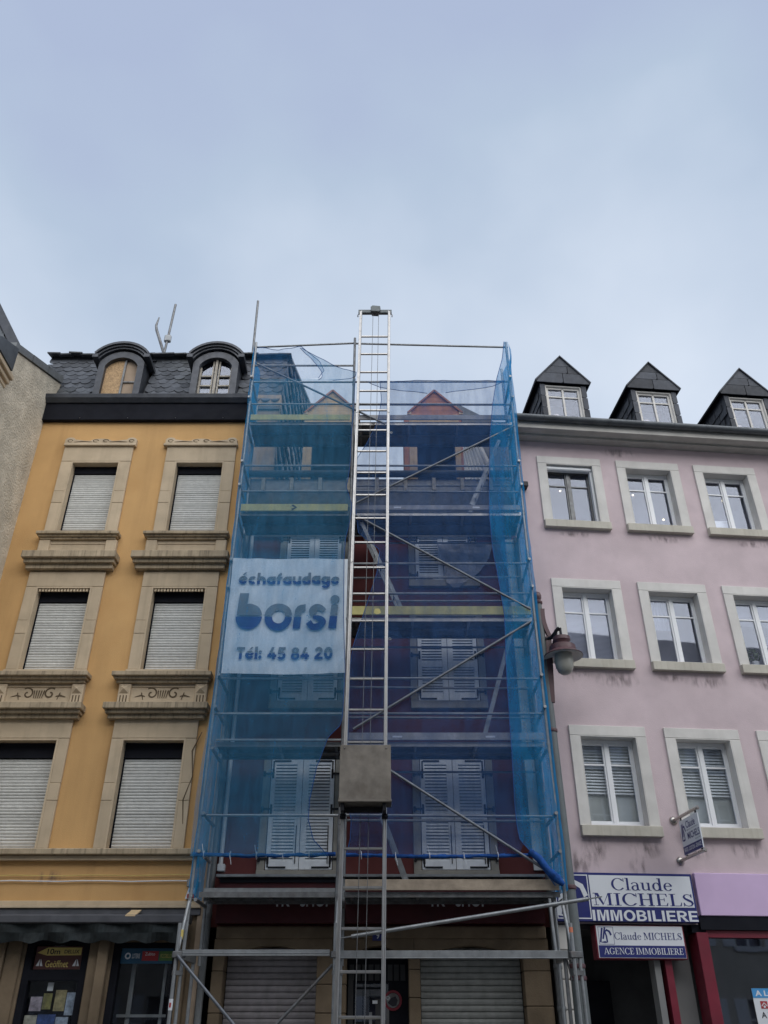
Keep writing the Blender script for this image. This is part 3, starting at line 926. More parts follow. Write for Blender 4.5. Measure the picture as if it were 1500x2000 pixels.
for ci, (a, b) in enumerate(COLS):
    c = (a + b) / 2
    # top floor head ornament
    MB().box(a - .25, b + .25, FY - .10, FY - .002, 11.40, 11.455).build('head_moulding', M_stone, yh, bevel=.01)
    h = [(c - .70, 11.455), (c + .70, 11.455), (c + .70, 11.56)] + arc(c + .60, 11.56, .09, .05, 0, 180, 6) + [(c + .3, 11.53)] + arc(c, 11.53, .2, .05, 0, 180, 8) + [(c - .3, 11.53)] + arc(c - .60, 11.56, .09, .05, 0, 180, 6) + [(c - .70, 11.56)]
    MB().prism(h, 'y', FY - .07, FY - .002).build('carved_crest', M_stone, yh)
    q = []
    for s_ in (-1, 1):
        q += ring(c + s_ * .60, 11.525, .055, .038, .018, .014, 0, 320, 12) + ring(c + s_ * .10, 11.525, .06, .036, .018, .014, 0, 300, 12)
        q += strip([(c + s_ * .17, 11.50), (c + s_ * .36, 11.51), (c + s_ * .52, 11.495)], [.008, .022, .008])
    polys_mb(q, lambda x, z: (x, FY - .0715, z)).build('crest_carving', M_orn, yh)
    # three stacks of sill / apron / entablature
    def mould(za, zb, x0, x1, p, m, name):
        n_ = 3
        for k in range(n_):
            f = k / (n_ - 1)
            MB().box(x0 - .02 * k * 1.6 + .05, x1 + .02 * k * 1.6 - .05, FY - .06 - p * (.35 + .65 * f), FY - .002, za + (zb - za) * (0, .30, .55)[k], za + (zb - za) * (.298, .548, 1)[k]).build(name, m, yh, bevel=.008)
    mould(9.28, 9.415, a - .30, b + .27, .13, M_sill, 'window_sill')
    mould(8.665, 8.96, a - .42, b + .32, .21, M_sill, 'entablature')
    z0, z1 = 8.965, 9.275
    MB().box(a - .26, b + .25, FY - .05, FY - .002, z0, z1).build('apron_panel', M_stone, yh)
    pf = MB()
    pf.box(a - .06, b + .06, FY - .062, FY - .049, z0 + .06, z0 + .075).box(a - .06, b + .06, FY - .062, FY - .049, z1 - .075, z1 - .06)
    pf.box(a - .06, a - .045, FY - .062, FY - .049, z0 + .075, z1 - .075).box(b + .045, b + .06, FY - .062, FY - .049, z0 + .075, z1 - .075)
    pf.build('panel_bead', M_stone, yh)
    for x in (a - .16, b + .15):
        MB().box(x - .10, x + .10, FY - .095, FY - .051, z0 + .001, z1 - .001).build('console_block', M_stone, yh, bevel=.012)
        MB().add([(x - .075, FY - .0952, z0 + .01), (x + .075, FY - .0952, z0 + .01), (x, FY - .125, z0 + .05), (x, FY - .0952, z0 + .10)], [(0, 1, 2), (1, 3, 2), (3, 0, 2)]).build('diamond_boss', M_stone, yh)
    # below second floor window
    a, b = OPEN[1][ci]
    c = (a + b) / 2
    MB().box(a - .21, b + .20, FY - .07, FY - .002, 6.72, 6.805).build('window_sill', M_stone, yh, bevel=.008)
    mould(6.55, 6.715, a - .36, b + .27, .17, M_sill, 'sill_moulding')
    z0, z1 = 6.185, 6.545
    MB().box(a - .26, b + .22, FY - .05, FY - .002, z0, z1).build('apron_panel', M_stone, yh)
    cc = c - .02
    pf = MB()
    pf.box(a - .08, b + .04, FY - .066, FY - .049, z0 + .04, z0 + .052).box(a - .08, b + .04, FY - .066, FY - .049, z1 - .052, z1 - .04)
    pf.box(a - .08, a - .068, FY - .066, FY - .049, z0 + .052, z1 - .052).box(b + .028, b + .04, FY - .066, FY - .049, z0 + .052, z1 - .052)
    pf.build('panel_bead', M_stone, yh)
    polys_mb(sprig(cc, (z0 + z1) / 2 + .01, .92, FY - .052, None), lambda x, z: (x, FY - .0515, z)).build('scroll_carving', M_orn, yh)
    for x in (a - .16, b + .12):
        MB().box(x - .10, x + .10, FY - .095, FY - .051, z0 + .001, z1 - .001).build('console_block', M_stone, yh, bevel=.012)
        MB().add([(x - .08, FY - .0952, z1 - .17), (x + .08, FY - .0952, z1 - .17), (x + .08, FY - .0952, z1 - .03), (x - .08, FY - .0952, z1 - .03), (x, FY - .15, z1 - .10)], [(0, 1, 4), (1, 2, 4), (2, 3, 4), (3, 0, 4)]).build('diamond_boss', M_stone, yh)
        g = MB()
        for k in (-1, 0, 1): g.box(x + k * .05 - .01, x + k * .05 + .01, FY - .0965, FY - .094, z0 + .01, z1 - .20)
        g.build('flute', M_orn, yh)
    mould(5.95, 6.18, a - .40, b + .275, .20, M_sill, 'entablature')
# bulging patch repair beside the right first floor window
MB().path([(-2.90, FY - .052, 5.75), (-3.02, FY - .053, 5.45), (-2.97, FY - .053, 5.05), (-3.07, FY - .053, 4.7), (-3.03, FY - .053, 4.35)], [.006, .011, .006, .010, .005], 6).build('filler_seam', M_orn, yh)
# string course, mouldings, box over the shop
MB().box(YX0, YX1 - .0, FY - .16, FY - .002, 3.90, 3.985).build('string_course', M_sill, yh, bevel=.01)
MB().box(YX0, YX1, FY - .09, FY - .002, 3.83, 3.898).build('string_course', M_stone, yh, bevel=.008)
MB().box(YX0, YX1, FY - .06, FY - .002, 3.235, 3.29).build('shop_cornice', M_stone, yh, bevel=.006)
MB().box(YX0, YX1, FY - .10, FY - .002, 3.19, 3.233).build('shop_cornice', M_stone, yh, bevel=.006)
MB().box(YX0, YX1, FY - .07, FY - .002, 3.10, 3.188).build('shop_cornice', M_awnb, yh, bevel=.006)
# cornice of the eaves
MB().box(YX0 - .02, YX1 + .02, FY - .10, FY + .2, 12.03, 12.44).build('eaves_fascia', M_black, yh, bevel=.006)
MB().prism([(FY + .3, 12.442), (FY - .13, 12.442), (FY - .20, 12.52), (FY - .22, 12.60), (FY - .20, 12.62), (FY + .3, 12.60)], 'x', YX0 - .03, YX1 + .03).build('eaves_gutter', M_zinc, yh)
for k in range(5):
    MB().lathe([(.0, -.01), (.014, 0), (.0, .012)], (YX0 + .75 + k * .95, FY - .104, 12.07), 6).build('bolt', M_galv, yh)
# mansard
SL0, SL1 = (FY + .05, 12.45), (14.0, 14.43)
sl_len = math.hypot(SL1[0] - SL0[0], SL1[1] - SL0[1])
su = ((SL1[0] - SL0[0]) / sl_len, (SL1[1] - SL0[1]) / sl_len)
RX0, RX1 = -7.3, -2.12
rf = MB().add([(RX0, SL0[0] + .03, SL0[1]), (RX1, SL0[0] + .03, SL0[1]), (RX1, SL1[0] + .03, SL1[1]), (RX0, SL1[0] + .03, SL1[1])], [(0, 1, 2, 3)])
rf.add([(RX0, 14.03, 14.43), (RX1, 14.03, 14.43), (RX1, 18.5, 16.8), (RX0, 18.5, 16.8)], [(0, 1, 2, 3)])
rf.build('roof', M_slate, yh, label='steep slate mansard')
roof = [o for o in yh.children if o.name.startswith('roof')][0]
def scale_mesh(w, h, name, m, th=.012, rag=.0):
    p = [(-w / 2, h), (-w / 2, h * .35)] + [(w / 2 * math.cos(R(a_)), h * .35 + h * .35 * math.sin(R(a_))) for a_ in range(200, 341, 28)] + [(w / 2, h * .35), (w / 2, h)]
    me, _ = MB().prism(p, 'y', -th, 0).mesh(name, m, origin=(0, 0, 0))
    return me
sm = [scale_mesh(.215 * k, .36, 'slate', M_slate) for k in (1.0, .94, 1.05)]
tilt = -math.atan2(su[0], su[1])
DORM = [(-5.51, .34, -.55), (-3.53, .34, -.5)]
nrow = 11
cnt = 0
for r in range(nrow):
    t0 = .05 + r * (sl_len - .35) / (nrow - 1)
    if r < 1: continue
    x = RX0 + .05 + (r % 2) * .1
    while x < RX1 - .05:
        z = SL0[1] + su[1] * t0
        if not any(abs(x - d[0]) < .52 for d in DORM):
            inst('slate', random.choice(sm), roof, (x, SL0[0] + su[0] * t0 - .030 + random.uniform(-.004, .003), z), (tilt - R(3.5) + random.uniform(-.012, .012), random.uniform(-.05, .05), random.uniform(-.02, .02)))
            cnt += 1
        x += .205
# ragged slate eave along the top of the mansard
x = RX0 + .05
top_me = [MB().box(-.12 * k, .12 * k, -.22, .12, 0, .028).mesh('ridge_slate', M_slate, origin=(0, 0, 0))[0] for k in (1, 1.2)]
while x < RX1:
    inst('ridge_slate', random.choice(top_me), roof, (x, 14.0 + random.uniform(-.03, .02), 14.42 + random.uniform(-.012, .02)), (R(14), random.uniform(-.06, .06), random.uniform(-.05, .05)))
    x += .23
MB().box(RX0, RX1, 13.93, 14.05, 14.30, 14.41).build('roof_edge_board', M_zinc, yh)
# gable end of that roof over the red house: hung slates
gw = MB().add([(RX1, 13.3, 9.6), (RX1, 13.3, 12.45), (RX1, 14.0, 14.42), (RX1, 18.6, 16.8), (RX1, 18.6, 9.6)], [(0, 1, 2, 3, 4)])
gw.build('gable_wall', M_slate, yh, label='slate hung gable end above the red house')
gab = [o for o in yh.children if o.name.startswith('gable_wall')][0]
hm, _ = MB().prism([(-.17, .0), (.17, .0), (.17, .34), (-.17, .34)], 'x', 0, .03).mesh('hung_slate', mat('hung_slate', (.16, .165, .175), .5, rnd=.5), origin=(0, 0, 0))
for r in range(12):
    for k in range(16):
        y, z = 13.5 + k * .33 + (r % 2) * .16, 10.9 + r * .47
        top = 12.45 + (y - 13.3) * 2.8 if y < 14 else 14.42 + (y - 14) * .517
        if z + .3 < top and k * 12 + r < 400:
            inst('hung_slate', hm, gab, (RX1 + .04, y, z), (R(24) + random.uniform(-.12, .12), R(-9) + random.uniform(-.06, .06), 0))
MB().bar((RX1 + .03, 14.0, 14.44), (RX1 + .03, 18.6, 16.83), .08, .06).build('verge_board', M_galvd, yh)
# arched dormers
def arch_pts(cx, hw, zs, rise, n=12):
    r_ = (hw * hw + rise * rise) / (2 * rise)
    a_ = math.degrees(math.asin(hw / r_))
    return [(cx + r_ * math.sin(R(-a_ + 2 * a_ * i / n)), zs + rise - r_ + r_ * math.cos(R(-a_ + 2 * a_ * i / n))) for i in range(n + 1)]
DY = FY + .03
for di, (cx, ow, _) in enumerate(DORM):
    dm = MB()
    ztop, zb = 13.62, 12.45
    oi = arch_pts(cx, ow, 13.58, .22)
    oo = arch_pts(cx, .475, 13.66, .30)
    for k in range(len(oi) - 1):
        p = [oi[k], oi[k + 1], oo[k + 1], oo[k]]
        dm.prism(p, 'y', DY, DY + .12)
    dm.prism([(cx - .475, zb), (cx - ow, zb), (cx - ow, 13.58), (cx - .475, 13.66)], 'y', DY, DY + .12)
    dm.prism([(cx + ow, zb), (cx + .475, zb), (cx + .475, 13.66), (cx + ow, 13.58)], 'y', DY, DY + .12)
    dmo = dm.build('dormer', M_zinc, yh, label='arched dormer with boarded window' if di == 0 else 'arched dormer with small-paned window')
    ck = MB()
    for s_ in (-1, 1): ck.box(cx + s_ * .46 - .015, cx + s_ * .46 + .015, DY + .121, 14.3, zb, 13.9)
    ck.build('dormer_cheek', M_zinc, dmo)
    hd = MB()
    for (hw, zs, th, ya, yb) in ((.49, 13.70, .04, DY - .05, DY + .4), (.52, 13.745, .04, DY - .09, 13.95), (.555, 13.79, .05, DY - .13, 14.05)):
        i_ = arch_pts(cx, hw, zs, .30)
        o_ = arch_pts(cx, hw + .02, zs + th, .305)
        for k in range(len(i_) - 1): hd.prism([i_[k], i_[k + 1], o_[k + 1], o_[k]], 'y', ya, yb)
    for s_ in (-1, 1): hd.box(cx + s_ * .54 - .06, cx + s_ * .54 + .06, DY - .135, DY + .4, 13.70, 13.785)
    hd.build('dormer_hood', M_zinc, dmo)
    y0 = DY + .10
    if di == 0:
        for nm, m_, xa, xb, yo in (('board', M_osb, cx - ow, cx + .035, 0), ('board', M_ply, cx + .075, cx + ow, .012)):
            poly = [(xa, zb), (xb, zb)] + [p for p in oi[::-1] if xa < p[0] < xb]
            poly = [(xa, zb), (xb, zb)] + [(xb, 13.77 if abs(xb - cx) < .2 else 13.62)] + [p for p in oi[::-1] if xa + .02 < p[0] < xb - .02] + [(xa, 13.62 if abs(xa - cx) > .2 else 13.77)]
            MB().prism(poly, 'y', y0 + yo, y0 + .03 + yo).build(nm, m_, dmo)
        MB().box(cx + .035, cx + .075, y0 - .03, y0 + .04, zb, 13.79).build('window_frame', M_galvd, dmo)
        MB().box(cx + .076, cx + ow, y0 - .02, y0 + .01, 13.18, 13.21).build('window_frame', M_galvd, dmo)
    else:
        wf = MB()
        wf.box(cx - .025, cx + .025, y0 - .02, y0 + .04, zb, 13.80)
        for s_ in (-1, 1):
            wf.box(cx + s_ * .065 - .014, cx + s_ * .065 + .014, y0, y0 + .03, zb, 13.78)
            wf.box(cx + s_ * (ow - .02) - .018, cx + s_ * (ow - .02) + .018, y0, y0 + .03, zb, 13.6)
        for k, z in enumerate((12.66, 12.88, 13.10 , 13.36)):
            for s_ in (-1, 1):
                if k == 1 and s_ > 0: continue
                wf.box(min(cx + s_ * .08, cx + s_ * (ow - .04)), max(cx + s_ * .08, cx + s_ * (ow - .04)), y0 - .012, y0 + .02, z - .016, z + .016)
        wf.build('window_frame', M_oldwood, dmo)
        MB().prism([(cx - ow, zb), (cx + ow, zb)] + oi[::-1], 'y', y0 + .031, y0 + .036).build('pane', M_glass, dmo)
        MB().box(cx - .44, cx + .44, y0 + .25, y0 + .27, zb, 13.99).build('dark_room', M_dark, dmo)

# shop front of the yellow house
aw = thing('shop_awning', 'folded dark awning cassette with ragged valance above the shop windows of the ochre house', 'awning', (-4.7, FY - .2, 2.8))
MB().box(YX0, -2.72, FY - .30, FY - .075, 2.975, 3.085).build('cassette', M_awnb, aw, bevel=.015)
vl = MB()
nx = 70
rows_ = []
for i in range(nx + 1):
    x = YX0 + (-2.76 - YX0) * i / nx
    bz = 2.745 + .02 * math.sin(i * .9) + .02 * noise.noise((i * .35, 3, 0))
    rows_.append([(x, FY - .25 - .03 * math.sin(i * .55), 2.972), (x, FY - .255 - .045 * math.sin(i * .5 + 1) - .02 * noise.noise((i * .5, 0, 0)), 2.86), (x, FY - .25 + .03 * math.sin(i * .7), bz)])
for i in range(nx):
    for j in range(2): vl.add([rows_[i][j], rows_[i + 1][j], rows_[i + 1][j + 1], rows_[i][j + 1]], [(0, 1, 2, 3)])
vl.build('valance', M_awn, aw, smooth=True)
tag(MB().add([(-3.62, FY - .302, 3.06), (-3.48, FY - .302, 3.06), (-3.455, FY - .10, 3.15), (-3.595, FY - .10, 3.15), (-3.62, FY - .302, 3.075), (-3.48, FY - .302, 3.075), (-3.455, FY - .10, 3.165), (-3.595, FY - .10, 3.165)],
              [(0, 1, 2, 3), (4, 5, 6, 7), (0, 1, 5, 4), (1, 2, 6, 5), (2, 3, 7, 6), (3, 0, 4, 7)]).build('card', M_paper), 'pale orange card lying on the awning case', 'card')
for x0, x1, p in ((-5.5, -5.28, .10), (-5.28, -5.06, .05), (-4.12, -3.98, .05), (-3.98, -3.83, .12), (-2.86, -2.74, .06)):
    MB().box(x0, x1 - .004, FY - p, FY - .003, .14, 2.86).build('shop_pilaster', M_gstone, yh, bevel=.012)
dk = MB()
for a, b, c, d in holes_g:
    dk.box(a, a + .10, FY + .02, FY + .14, c, d).box(b - .10, b, FY + .02, FY + .14, c, d).box(a + .1, b - .1, FY + .02, FY + .14, d - .07, d)
dk.box(-4.92, -4.23, FY + .021, FY + .139, 2.29, 2.42)
dk.build('shop_frame', M_black, yh)
for a, b, c, d in ((-4.92, -4.23, .2, 2.29), (-4.92, -4.23, 2.42, 2.73), (-3.70, -2.96, .2, 2.69)):
    MB().add([(a, FY + .08, c), (b, FY + .08, c), (b, FY + .08, d), (a, FY + .08, d)], [(0, 1, 2, 3)]).build('shop_pane', M_clearglass, yh)
# poster in the fanlight
ps = thing('fanlight_poster', 'brown poster with a yellow arrow reading 10m above the left shop door', 'poster', (-4.57, FY + .06, 2.43))
MB().box(-4.90, -4.24, FY + .066, FY + .072, 2.43, 2.715).build('sheet', M_pbrown, ps)
MB().prism([(-4.88, 2.635), (-4.74, 2.60), (-4.26, 2.605), (-4.26, 2.70), (-4.74, 2.70)], 'y', FY + .0625, FY + .0655).build('arrow', M_lemon, ps)
text_mb('10m', -4.74, -4.56, 2.615, 2.685, FY + .062, .02).build('lettering', M_ink, ps)
text_mb('DELUX', -4.50, -4.29, 2.625, 2.672, FY + .062, .02).build('lettering', M_ink, ps)
text_mb('Geöffnet', -4.74, -4.42, 2.455, 2.54, FY + .0645, .01).build('lettering', M_lemon, ps)
for x in (-4.82, -4.31):
    polys_mb([[(x - .05, 2.47), (x - .005, 2.47), (x - .005, 2.56)], [(x + .008, 2.47), (x + .045, 2.47), (x + .008, 2.56)]], lambda u, v: (u, FY + .0645, v)).build('sail', M_white, ps)
ps = thing('window_poster', 'blue strip of three coloured lottery panels across the top of the right shop window', 'poster', (-3.33, FY + .06, 2.5))
MB().box(-3.695, -2.965, FY + .066, FY + .072, 2.50, 2.69).build('sheet', M_pblue, ps)
MB().box(-3.40, -3.17, FY + .0635, FY + .0655, 2.535, 2.655).build('panel', M_signred, ps)
MB().box(-3.16, -2.97, FY + .0635, FY + .0655, 2.535, 2.655).build('panel', M_pgreen, ps)
polys_mb(ring(-3.60, 2.595, .042, .042, .02, .02), lambda u, v: (u, FY + .0645, v)).build('emblem', M_white, ps)
text_mb('LOTERIE', -3.54, -3.43, 2.565, 2.625, FY + .0645, .015).build('lettering', M_white, ps)
text_mb('Zubito', -3.36, -3.22, 2.60, 2.64, FY + .0625, .0).build('lettering', M_white, ps)
text_mb('PICCOBELLO', -3.14, -2.99, 2.57, 2.62, FY + .0625, .0).build('lettering', M_lemon, ps)
# magazines and things behind the door glass
mg = [('pale_lilac', (.32, .28, .33)), ('olive', (.20, .19, .07)), ('ochre', (.28, .24, .12)), ('pale_blue', (.30, .36, .46)), ('deep_blue', (.035, .07, .22)), ('cream', (.36, .35, .29))]
mm_ = [mat('magazine_' + n_, c_, .5, var=.5, scale=16, spec=.4) for n_, c_ in mg]
labs = ['lilac', 'olive', 'ochre', 'pale blue', 'deep blue', 'cream']
rr_ = 0
for k, (xa, xb, za, zb_, mi) in enumerate(((-4.86, -4.70, 1.93, 2.10, 0), (-4.69, -4.57, 1.95, 2.14, 1), (-4.53, -4.38, 1.93, 2.18, 2), (-4.37, -4.25, 1.88, 2.15, 3), (-4.90, -4.73, 1.66, 1.88, 5), (-4.72, -4.48, 1.64, 1.89, 4), (-4.47, -4.30, 1.62, 1.86, 3))):
    lab = ('lilac magazine cover upper left in the door rack', 'olive magazine cover beside the lilac one in the door rack', 'tall ochre magazine cover mid rack behind the door glass', 'pale blue magazine cover upper right in the door rack',
           'cream magazine cover lower left in the door rack', 'deep blue magazine cover lower middle in the door rack', 'light blue magazine cover lower right in the door rack')[k]
    tag(MB().box(xa, xb, FY + .095, FY + .105, za, zb_).build('magazine', mm_[mi]), lab, 'magazine', 'magazines behind the shop door glass')
tag(MB().box(-4.66, -4.58, FY + .1, FY + .104, 2.17, 2.27).build('notice', M_white), 'small blank white notice taped inside the shop door', 'notice')
st = thing('display_stand', 'grey metal display rails standing behind the right shop window', 'display stand', (-3.4, FY + .3, 1.7))
MB().box(-3.58, -3.52, FY + .3, FY + .33, 1.3, 2.6).build('upright', M_galv, st)
MB().box(-3.12, -3.08, FY + .3, FY + .33, 1.3, 2.6).build('upright', M_galv, st)
MB().box(-3.7, -2.97, FY + .27, FY + .29, 1.86, 1.895).build('rail', M_galv, st)
# cables and the meter box on the plaster band
for k, (z, m_, lab) in enumerate(((3.625, M_lemon, 'yellow cable strung along the ochre wall above the shop'), (3.555, M_white, 'pale cable strung along the ochre wall above the shop'))):
    pts = [(YX0 + (YX1 - .05 - YX0) * i / 12, FY - .03, z + .006 * math.sin(i * 1.9) + .012 * i / 12 * (1 - k)) for i in range(13)]
    tag(MB().path(pts, .009 if k else .006, 6).build('facade_cable', m_), lab, 'cable')
MB().add([(-5.15, FY - .004, 3.48), (-4.65, FY - .004, 3.48), (-4.65, FY - .004, 3.72), (-5.15, FY - .004, 3.72)], [(0, 1, 2, 3)]).build('soot_mark', M_soot, yh)
jb = thing('junction_box', 'small grey and red electrical box on the ochre wall beside the scaffold leg', 'box', (-2.75, FY - .06, 3.3))
MB().box(-2.86, -2.70, FY - .08, FY - .003, 3.47, 3.58).build('cover', M_galv, jb, bevel=.01)
MB().prism([(-2.86, 3.31), (-2.74, 3.31), (-2.72, 3.46), (-2.82, 3.46)], 'y', FY - .09, FY - .003).build('lower_case', M_white, jb)
MB().box(-2.83, -2.73, FY - .096, FY - .0905, 3.32, 3.375).build('red_label', M_signred, jb)
# aerials
def mast(name, lab, pts, r, cat='antenna', extra=None):
    t = thing(name, lab, cat, pts[0])
    MB().path(pts, r, 8).build('pole', M_galvd, t, smooth=True)
    if extra: extra(t)
Y_ = 14.5
mast('aerial_mast', 'straight tilted aerial pole standing on the ochre house roof between its dormers', [at(318, 700, Y_), at(328, 660, Y_), at(343, 595, Y_)], .03,
     extra=lambda t: MB().box(-5.14, -4.99, Y_ - .05, Y_ + .05, 15.40, 15.6).build('clamp', M_galv, t, bevel=.02))
mast('aerial_mast', 'kinked short aerial pole crossing the straight one on the ochre roof', [at(322, 697, Y_ + .1), at(306, 645, Y_ + .1), at(305, 636, Y_ + .1), at(311, 620, Y_ + .1)], [.035, .035, .03, .015])
mast('aerial_mast', 'lone thin pole on the ochre roof beside the scaffold corner', [at(492, 705, Y_), at(504, 588, Y_)], .028)

# ================================================================== red house (under renovation, behind the scaffold)
HX0, HX1 = -2.615, 2.43
rh = thing('maroon_house', 'maroon plastered house under renovation with closed white shutters, wrapped in scaffolding', 'building', (0, FY, 0))
SHX = [(-1.76, -0.76), (0.555, 1.575)]
SHZ = [(3.70, 5.34, .47), (6.27, 7.78, .42), (8.48, 9.44, 0)]
holes = [(a, b, z0, z1) for a, b in SHX for z0, z1, _ in SHZ]
wall_sheet(HX0, HX1, 2.95, 10.0, holes, FY, .3).build('wall', M_red, rh)
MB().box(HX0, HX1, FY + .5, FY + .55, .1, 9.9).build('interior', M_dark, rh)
sl_cache = {}
lv = 0
for ci, (a, b) in enumerate(SHX):
    for ri, (z0, z1, mid) in enumerate(SHZ):
        sf = MB()
        MB().box(a - .115, a - .002, FY - .03, FY + .1, z0, z1).build('jamb_stone', M_grst, rh, bevel=.004)
        MB().box(b + .002, b + .115, FY - .03, FY + .1, z0, z1).build('jamb_stone', M_grst, rh, bevel=.004)
        MB().box(a - .115, b + .115, FY - .03, FY + .1, z1 + .002, z1 + .13).build('lintel', M_grst, rh, bevel=.004)
        MB().box(a - .115, b + .115, FY - .07, FY + .1, z0 - .13, z0 - .002).build('window_sill', M_grst, rh, bevel=.006)
        for li in range(2):
            xa, xb = (a + .01, (a + b) / 2 - .004) if li == 0 else ((a + b) / 2 + .004, b - .01)
            za, zb = z0 + .012, z1 - .012
            st_, rl = .085, .085
            y0, y1 = FY - .02, FY + .02
            mb = MB().box(xa, xa + st_ * (.8 if li == 0 else 1.05), y0, y1, za, zb).box(xb - st_ * (.8 if li else 1.05), xb, y0, y1, za, zb)
            ia, ib = xa + st_ * (.8 if li == 0 else 1.05), xb - st_ * (.8 if li else 1.05)
            rails_ = [(za, za + rl + .03), (zb - rl, zb)]
            if mid: rails_.insert(1, (za + mid * (zb - za) - .045, za + mid * (zb - za) + .045))
            for p, q in rails_: mb.box(ia, ib, y0 + .002, y1 - .002, p, q)
            sh = mb.build('shutter', M_shut, rh, bevel=.004)
            MB().box(ia, ib, y1 - .006, y1 - .003, za + .05, zb - .05).build('backing', M_shgap, sh)
            for k in range(len(rails_) - 1):
                p, q = rails_[k][1], rails_[k + 1][0]
                n = max(3, int((q - p) / .046))
                key = round(ib - ia, 3)
                if key not in sl_cache:
                    w = ib - ia
                    sl_cache[key] = MB().add([(-w / 2, -.016, 0), (w / 2, -.016, 0), (w / 2, .012, .036), (-w / 2, .012, .036), (-w / 2, -.016, -.008), (w / 2, -.016, -.008), (w / 2, .012, .028), (-w / 2, .012, .028)],
                                             [(0, 1, 2, 3), (7, 6, 5, 4), (4, 5, 1, 0), (3, 2, 6, 7)]).mesh('slat', M_shut, origin=(0, 0, 0))[0]
                for j in range(n):
                    inst('slat', sl_cache[key], sh, ((ia + ib) / 2, FY, p + (q - p) * (j + .15) / n), (random.uniform(-.04, .04), 0, 0))
                    lv += 1
            # strap hinges on the outer edge, angle irons in the corners
            ox = xa + .03 if li == 0 else xb - .03
            sg = 1 if li == 0 else -1
            hz = [z0 + .10, z1 - .13] if mid == 0 else [z0 + .16, z0 + (z1 - z0) * .53, z1 - .24]
            for z in hz:
                MB().box(ox - .016, ox + .016, FY - .032, FY - .0205, z - .07, z + .07).box(min(ox - sg * .015, ox - sg * .14), max(ox - sg * .015, ox - sg * .14), FY - .048, FY - .033, z - .014, z + .014).lathe([(0, -.05), (.02, -.045), (.02, .03), (0, .035)], (ox - sg * .13, FY - .055, z), 6).build('hinge', M_iron, sh)
            for z, s2 in ((za + .03, 1), (zb - .03, -1)):
                MB().box(ox - .010, ox + .012, FY - .029, FY - .0205, min(z, z + s2 * .14), max(z, z + s2 * .14)).box(min(ox + sg * .012, ox + sg * .27), max(ox + sg * .012, ox + sg * .27), FY - .028, FY - .0205, z - .013, z + .013).build('angle_iron', M_iron, sh)
            if ri == 0:
                MB().box((xb - .06) if li == 0 else (xb - .075), (xb - .048) if li == 0 else (xb - .063), FY - .034, FY - .0205, za + .08, za + .62).build('espagnolette', M_iron, sh)
# eaves of the red house
MB().prism([(FY - .001, 9.50), (FY - .06, 9.50), (FY - .10, 9.80), (FY - .24, 10.25), (FY - .24, 10.50), (FY + .2, 10.52)], 'x', HX0 + .02, HX1 - .02).build('eaves_board', M_galvd, rh)
ga = []
for k in range(13):
    th = R(180 + 15 * k)
    ga.append((FY - .30 + .085 * math.cos(th), 10.60 + .085 * math.sin(th)))
MB().prism(ga + [(FY - .225, 10.61), (FY - .375, 10.61)], 'x', HX0 + .05, HX1 - .05).build('gutter', M_gutter, rh, smooth=True)
for k in range(9):
    x = -2.25 + k * .53
    MB().box(x - .035, x + .035, FY - .30, FY - .242, 10.22, 10.50).build('rafter_foot', M_oldwood, rh, bevel=.004)
fz = MB()
for k in range(84):
    x = HX0 + .1 + k * .058
    fz.box(x, x + .03, FY - .066, FY - .05, 9.385, 9.495)
    fz.add([(x + .03, FY - .06, 9.385), (x + .058, FY - .06, 9.385), (x + .044, FY - .06, 9.42)], [(0, 1, 2)])
fz.box(HX0 + .1, HX1 - .1, FY - .070, FY - .0505, 9.36, 9.384)
fz.build('lace_frieze', M_galvd, rh)['kind'] = 'stuff'
MB().box(HX0, HX1, FY + .2, FY + 6, 10.40, 10.58).build('attic_floor', M_wood, rh)
# raw timber dormers
for di, (cx, la, lb, ra, rb) in enumerate(((-1.06, -1.535, -1.435, -.66, -.545), (1.04, .405, .655, 1.41, 1.565))):
    dy = 13.40
    dd = MB()
    if di == 0: dd.box(la, lb, dy, dy + .12, 10.585, 12.36).box(ra, rb, dy, dy + .12, 10.585, 12.36)
    else: dd.box(la + .10, lb, dy, dy + .12, 10.585, 12.36).box(ra, rb - .05, dy, dy + .12, 10.585, 12.36)
    do = dd.build('dormer', M_nwood, rh, label='bare timber dormer')
    if di == 1:
        MB().box(la - .0, la + .098, dy + .01, dy + .9, 10.585, 12.36).build('side_board', M_rwood, do)
        MB().box(rb - .048, rb, dy + .01, dy + .9, 10.585, 12.36).build('side_board', M_rwood, do)
    else:
        MB().box(la - .07, la - .003, dy + .01, dy + .9, 10.585, 12.36).build('side_board', M_nwood, do)
    MB().box(lb, ra, dy + .005, dy + .06, 12.02, 12.355).build('header', M_nwood, do)
    MB().box(lb - (.16 if di == 0 else 0), ra + (.16 if di else 0), dy + .45, dy + .47, 10.585, 12.37).build('opening_shade', M_dark, do)  # added near-black sheet stands in for the shade inside the dormer opening
    hw, zb, za = .535, 12.36, 12.96
    n = 5
    for k in range(n):
        p, q = zb + (za - zb) * k / n, zb + (za - zb) * (k + 1) / n - .006
        f = lambda z: hw * max(0.02, min(1.0, (za - z) / (za - zb - .10)))
        MB().prism([(cx - f(p), p), (cx + f(p), p), (cx + f(q), q), (cx - f(q), q)], 'y', dy + .02 + .004 * (k % 2), dy + .045).build('gable_board', M_rwood if di else M_nwood, do)
    for s_ in (-1, 1):
        MB().bar((cx + s_ * .555, dy + .35, 12.34 + .06), (cx, dy + .35, za + .03), .75, .035, (0, 0, 1)).build('roof_board', M_rwood, do)
        MB().box(cx + s_ * .525 - .04, cx + s_ * .525 + .04, dy - .01, dy + .6, 12.361, 12.43).build('wall_plate', M_nwood, do)
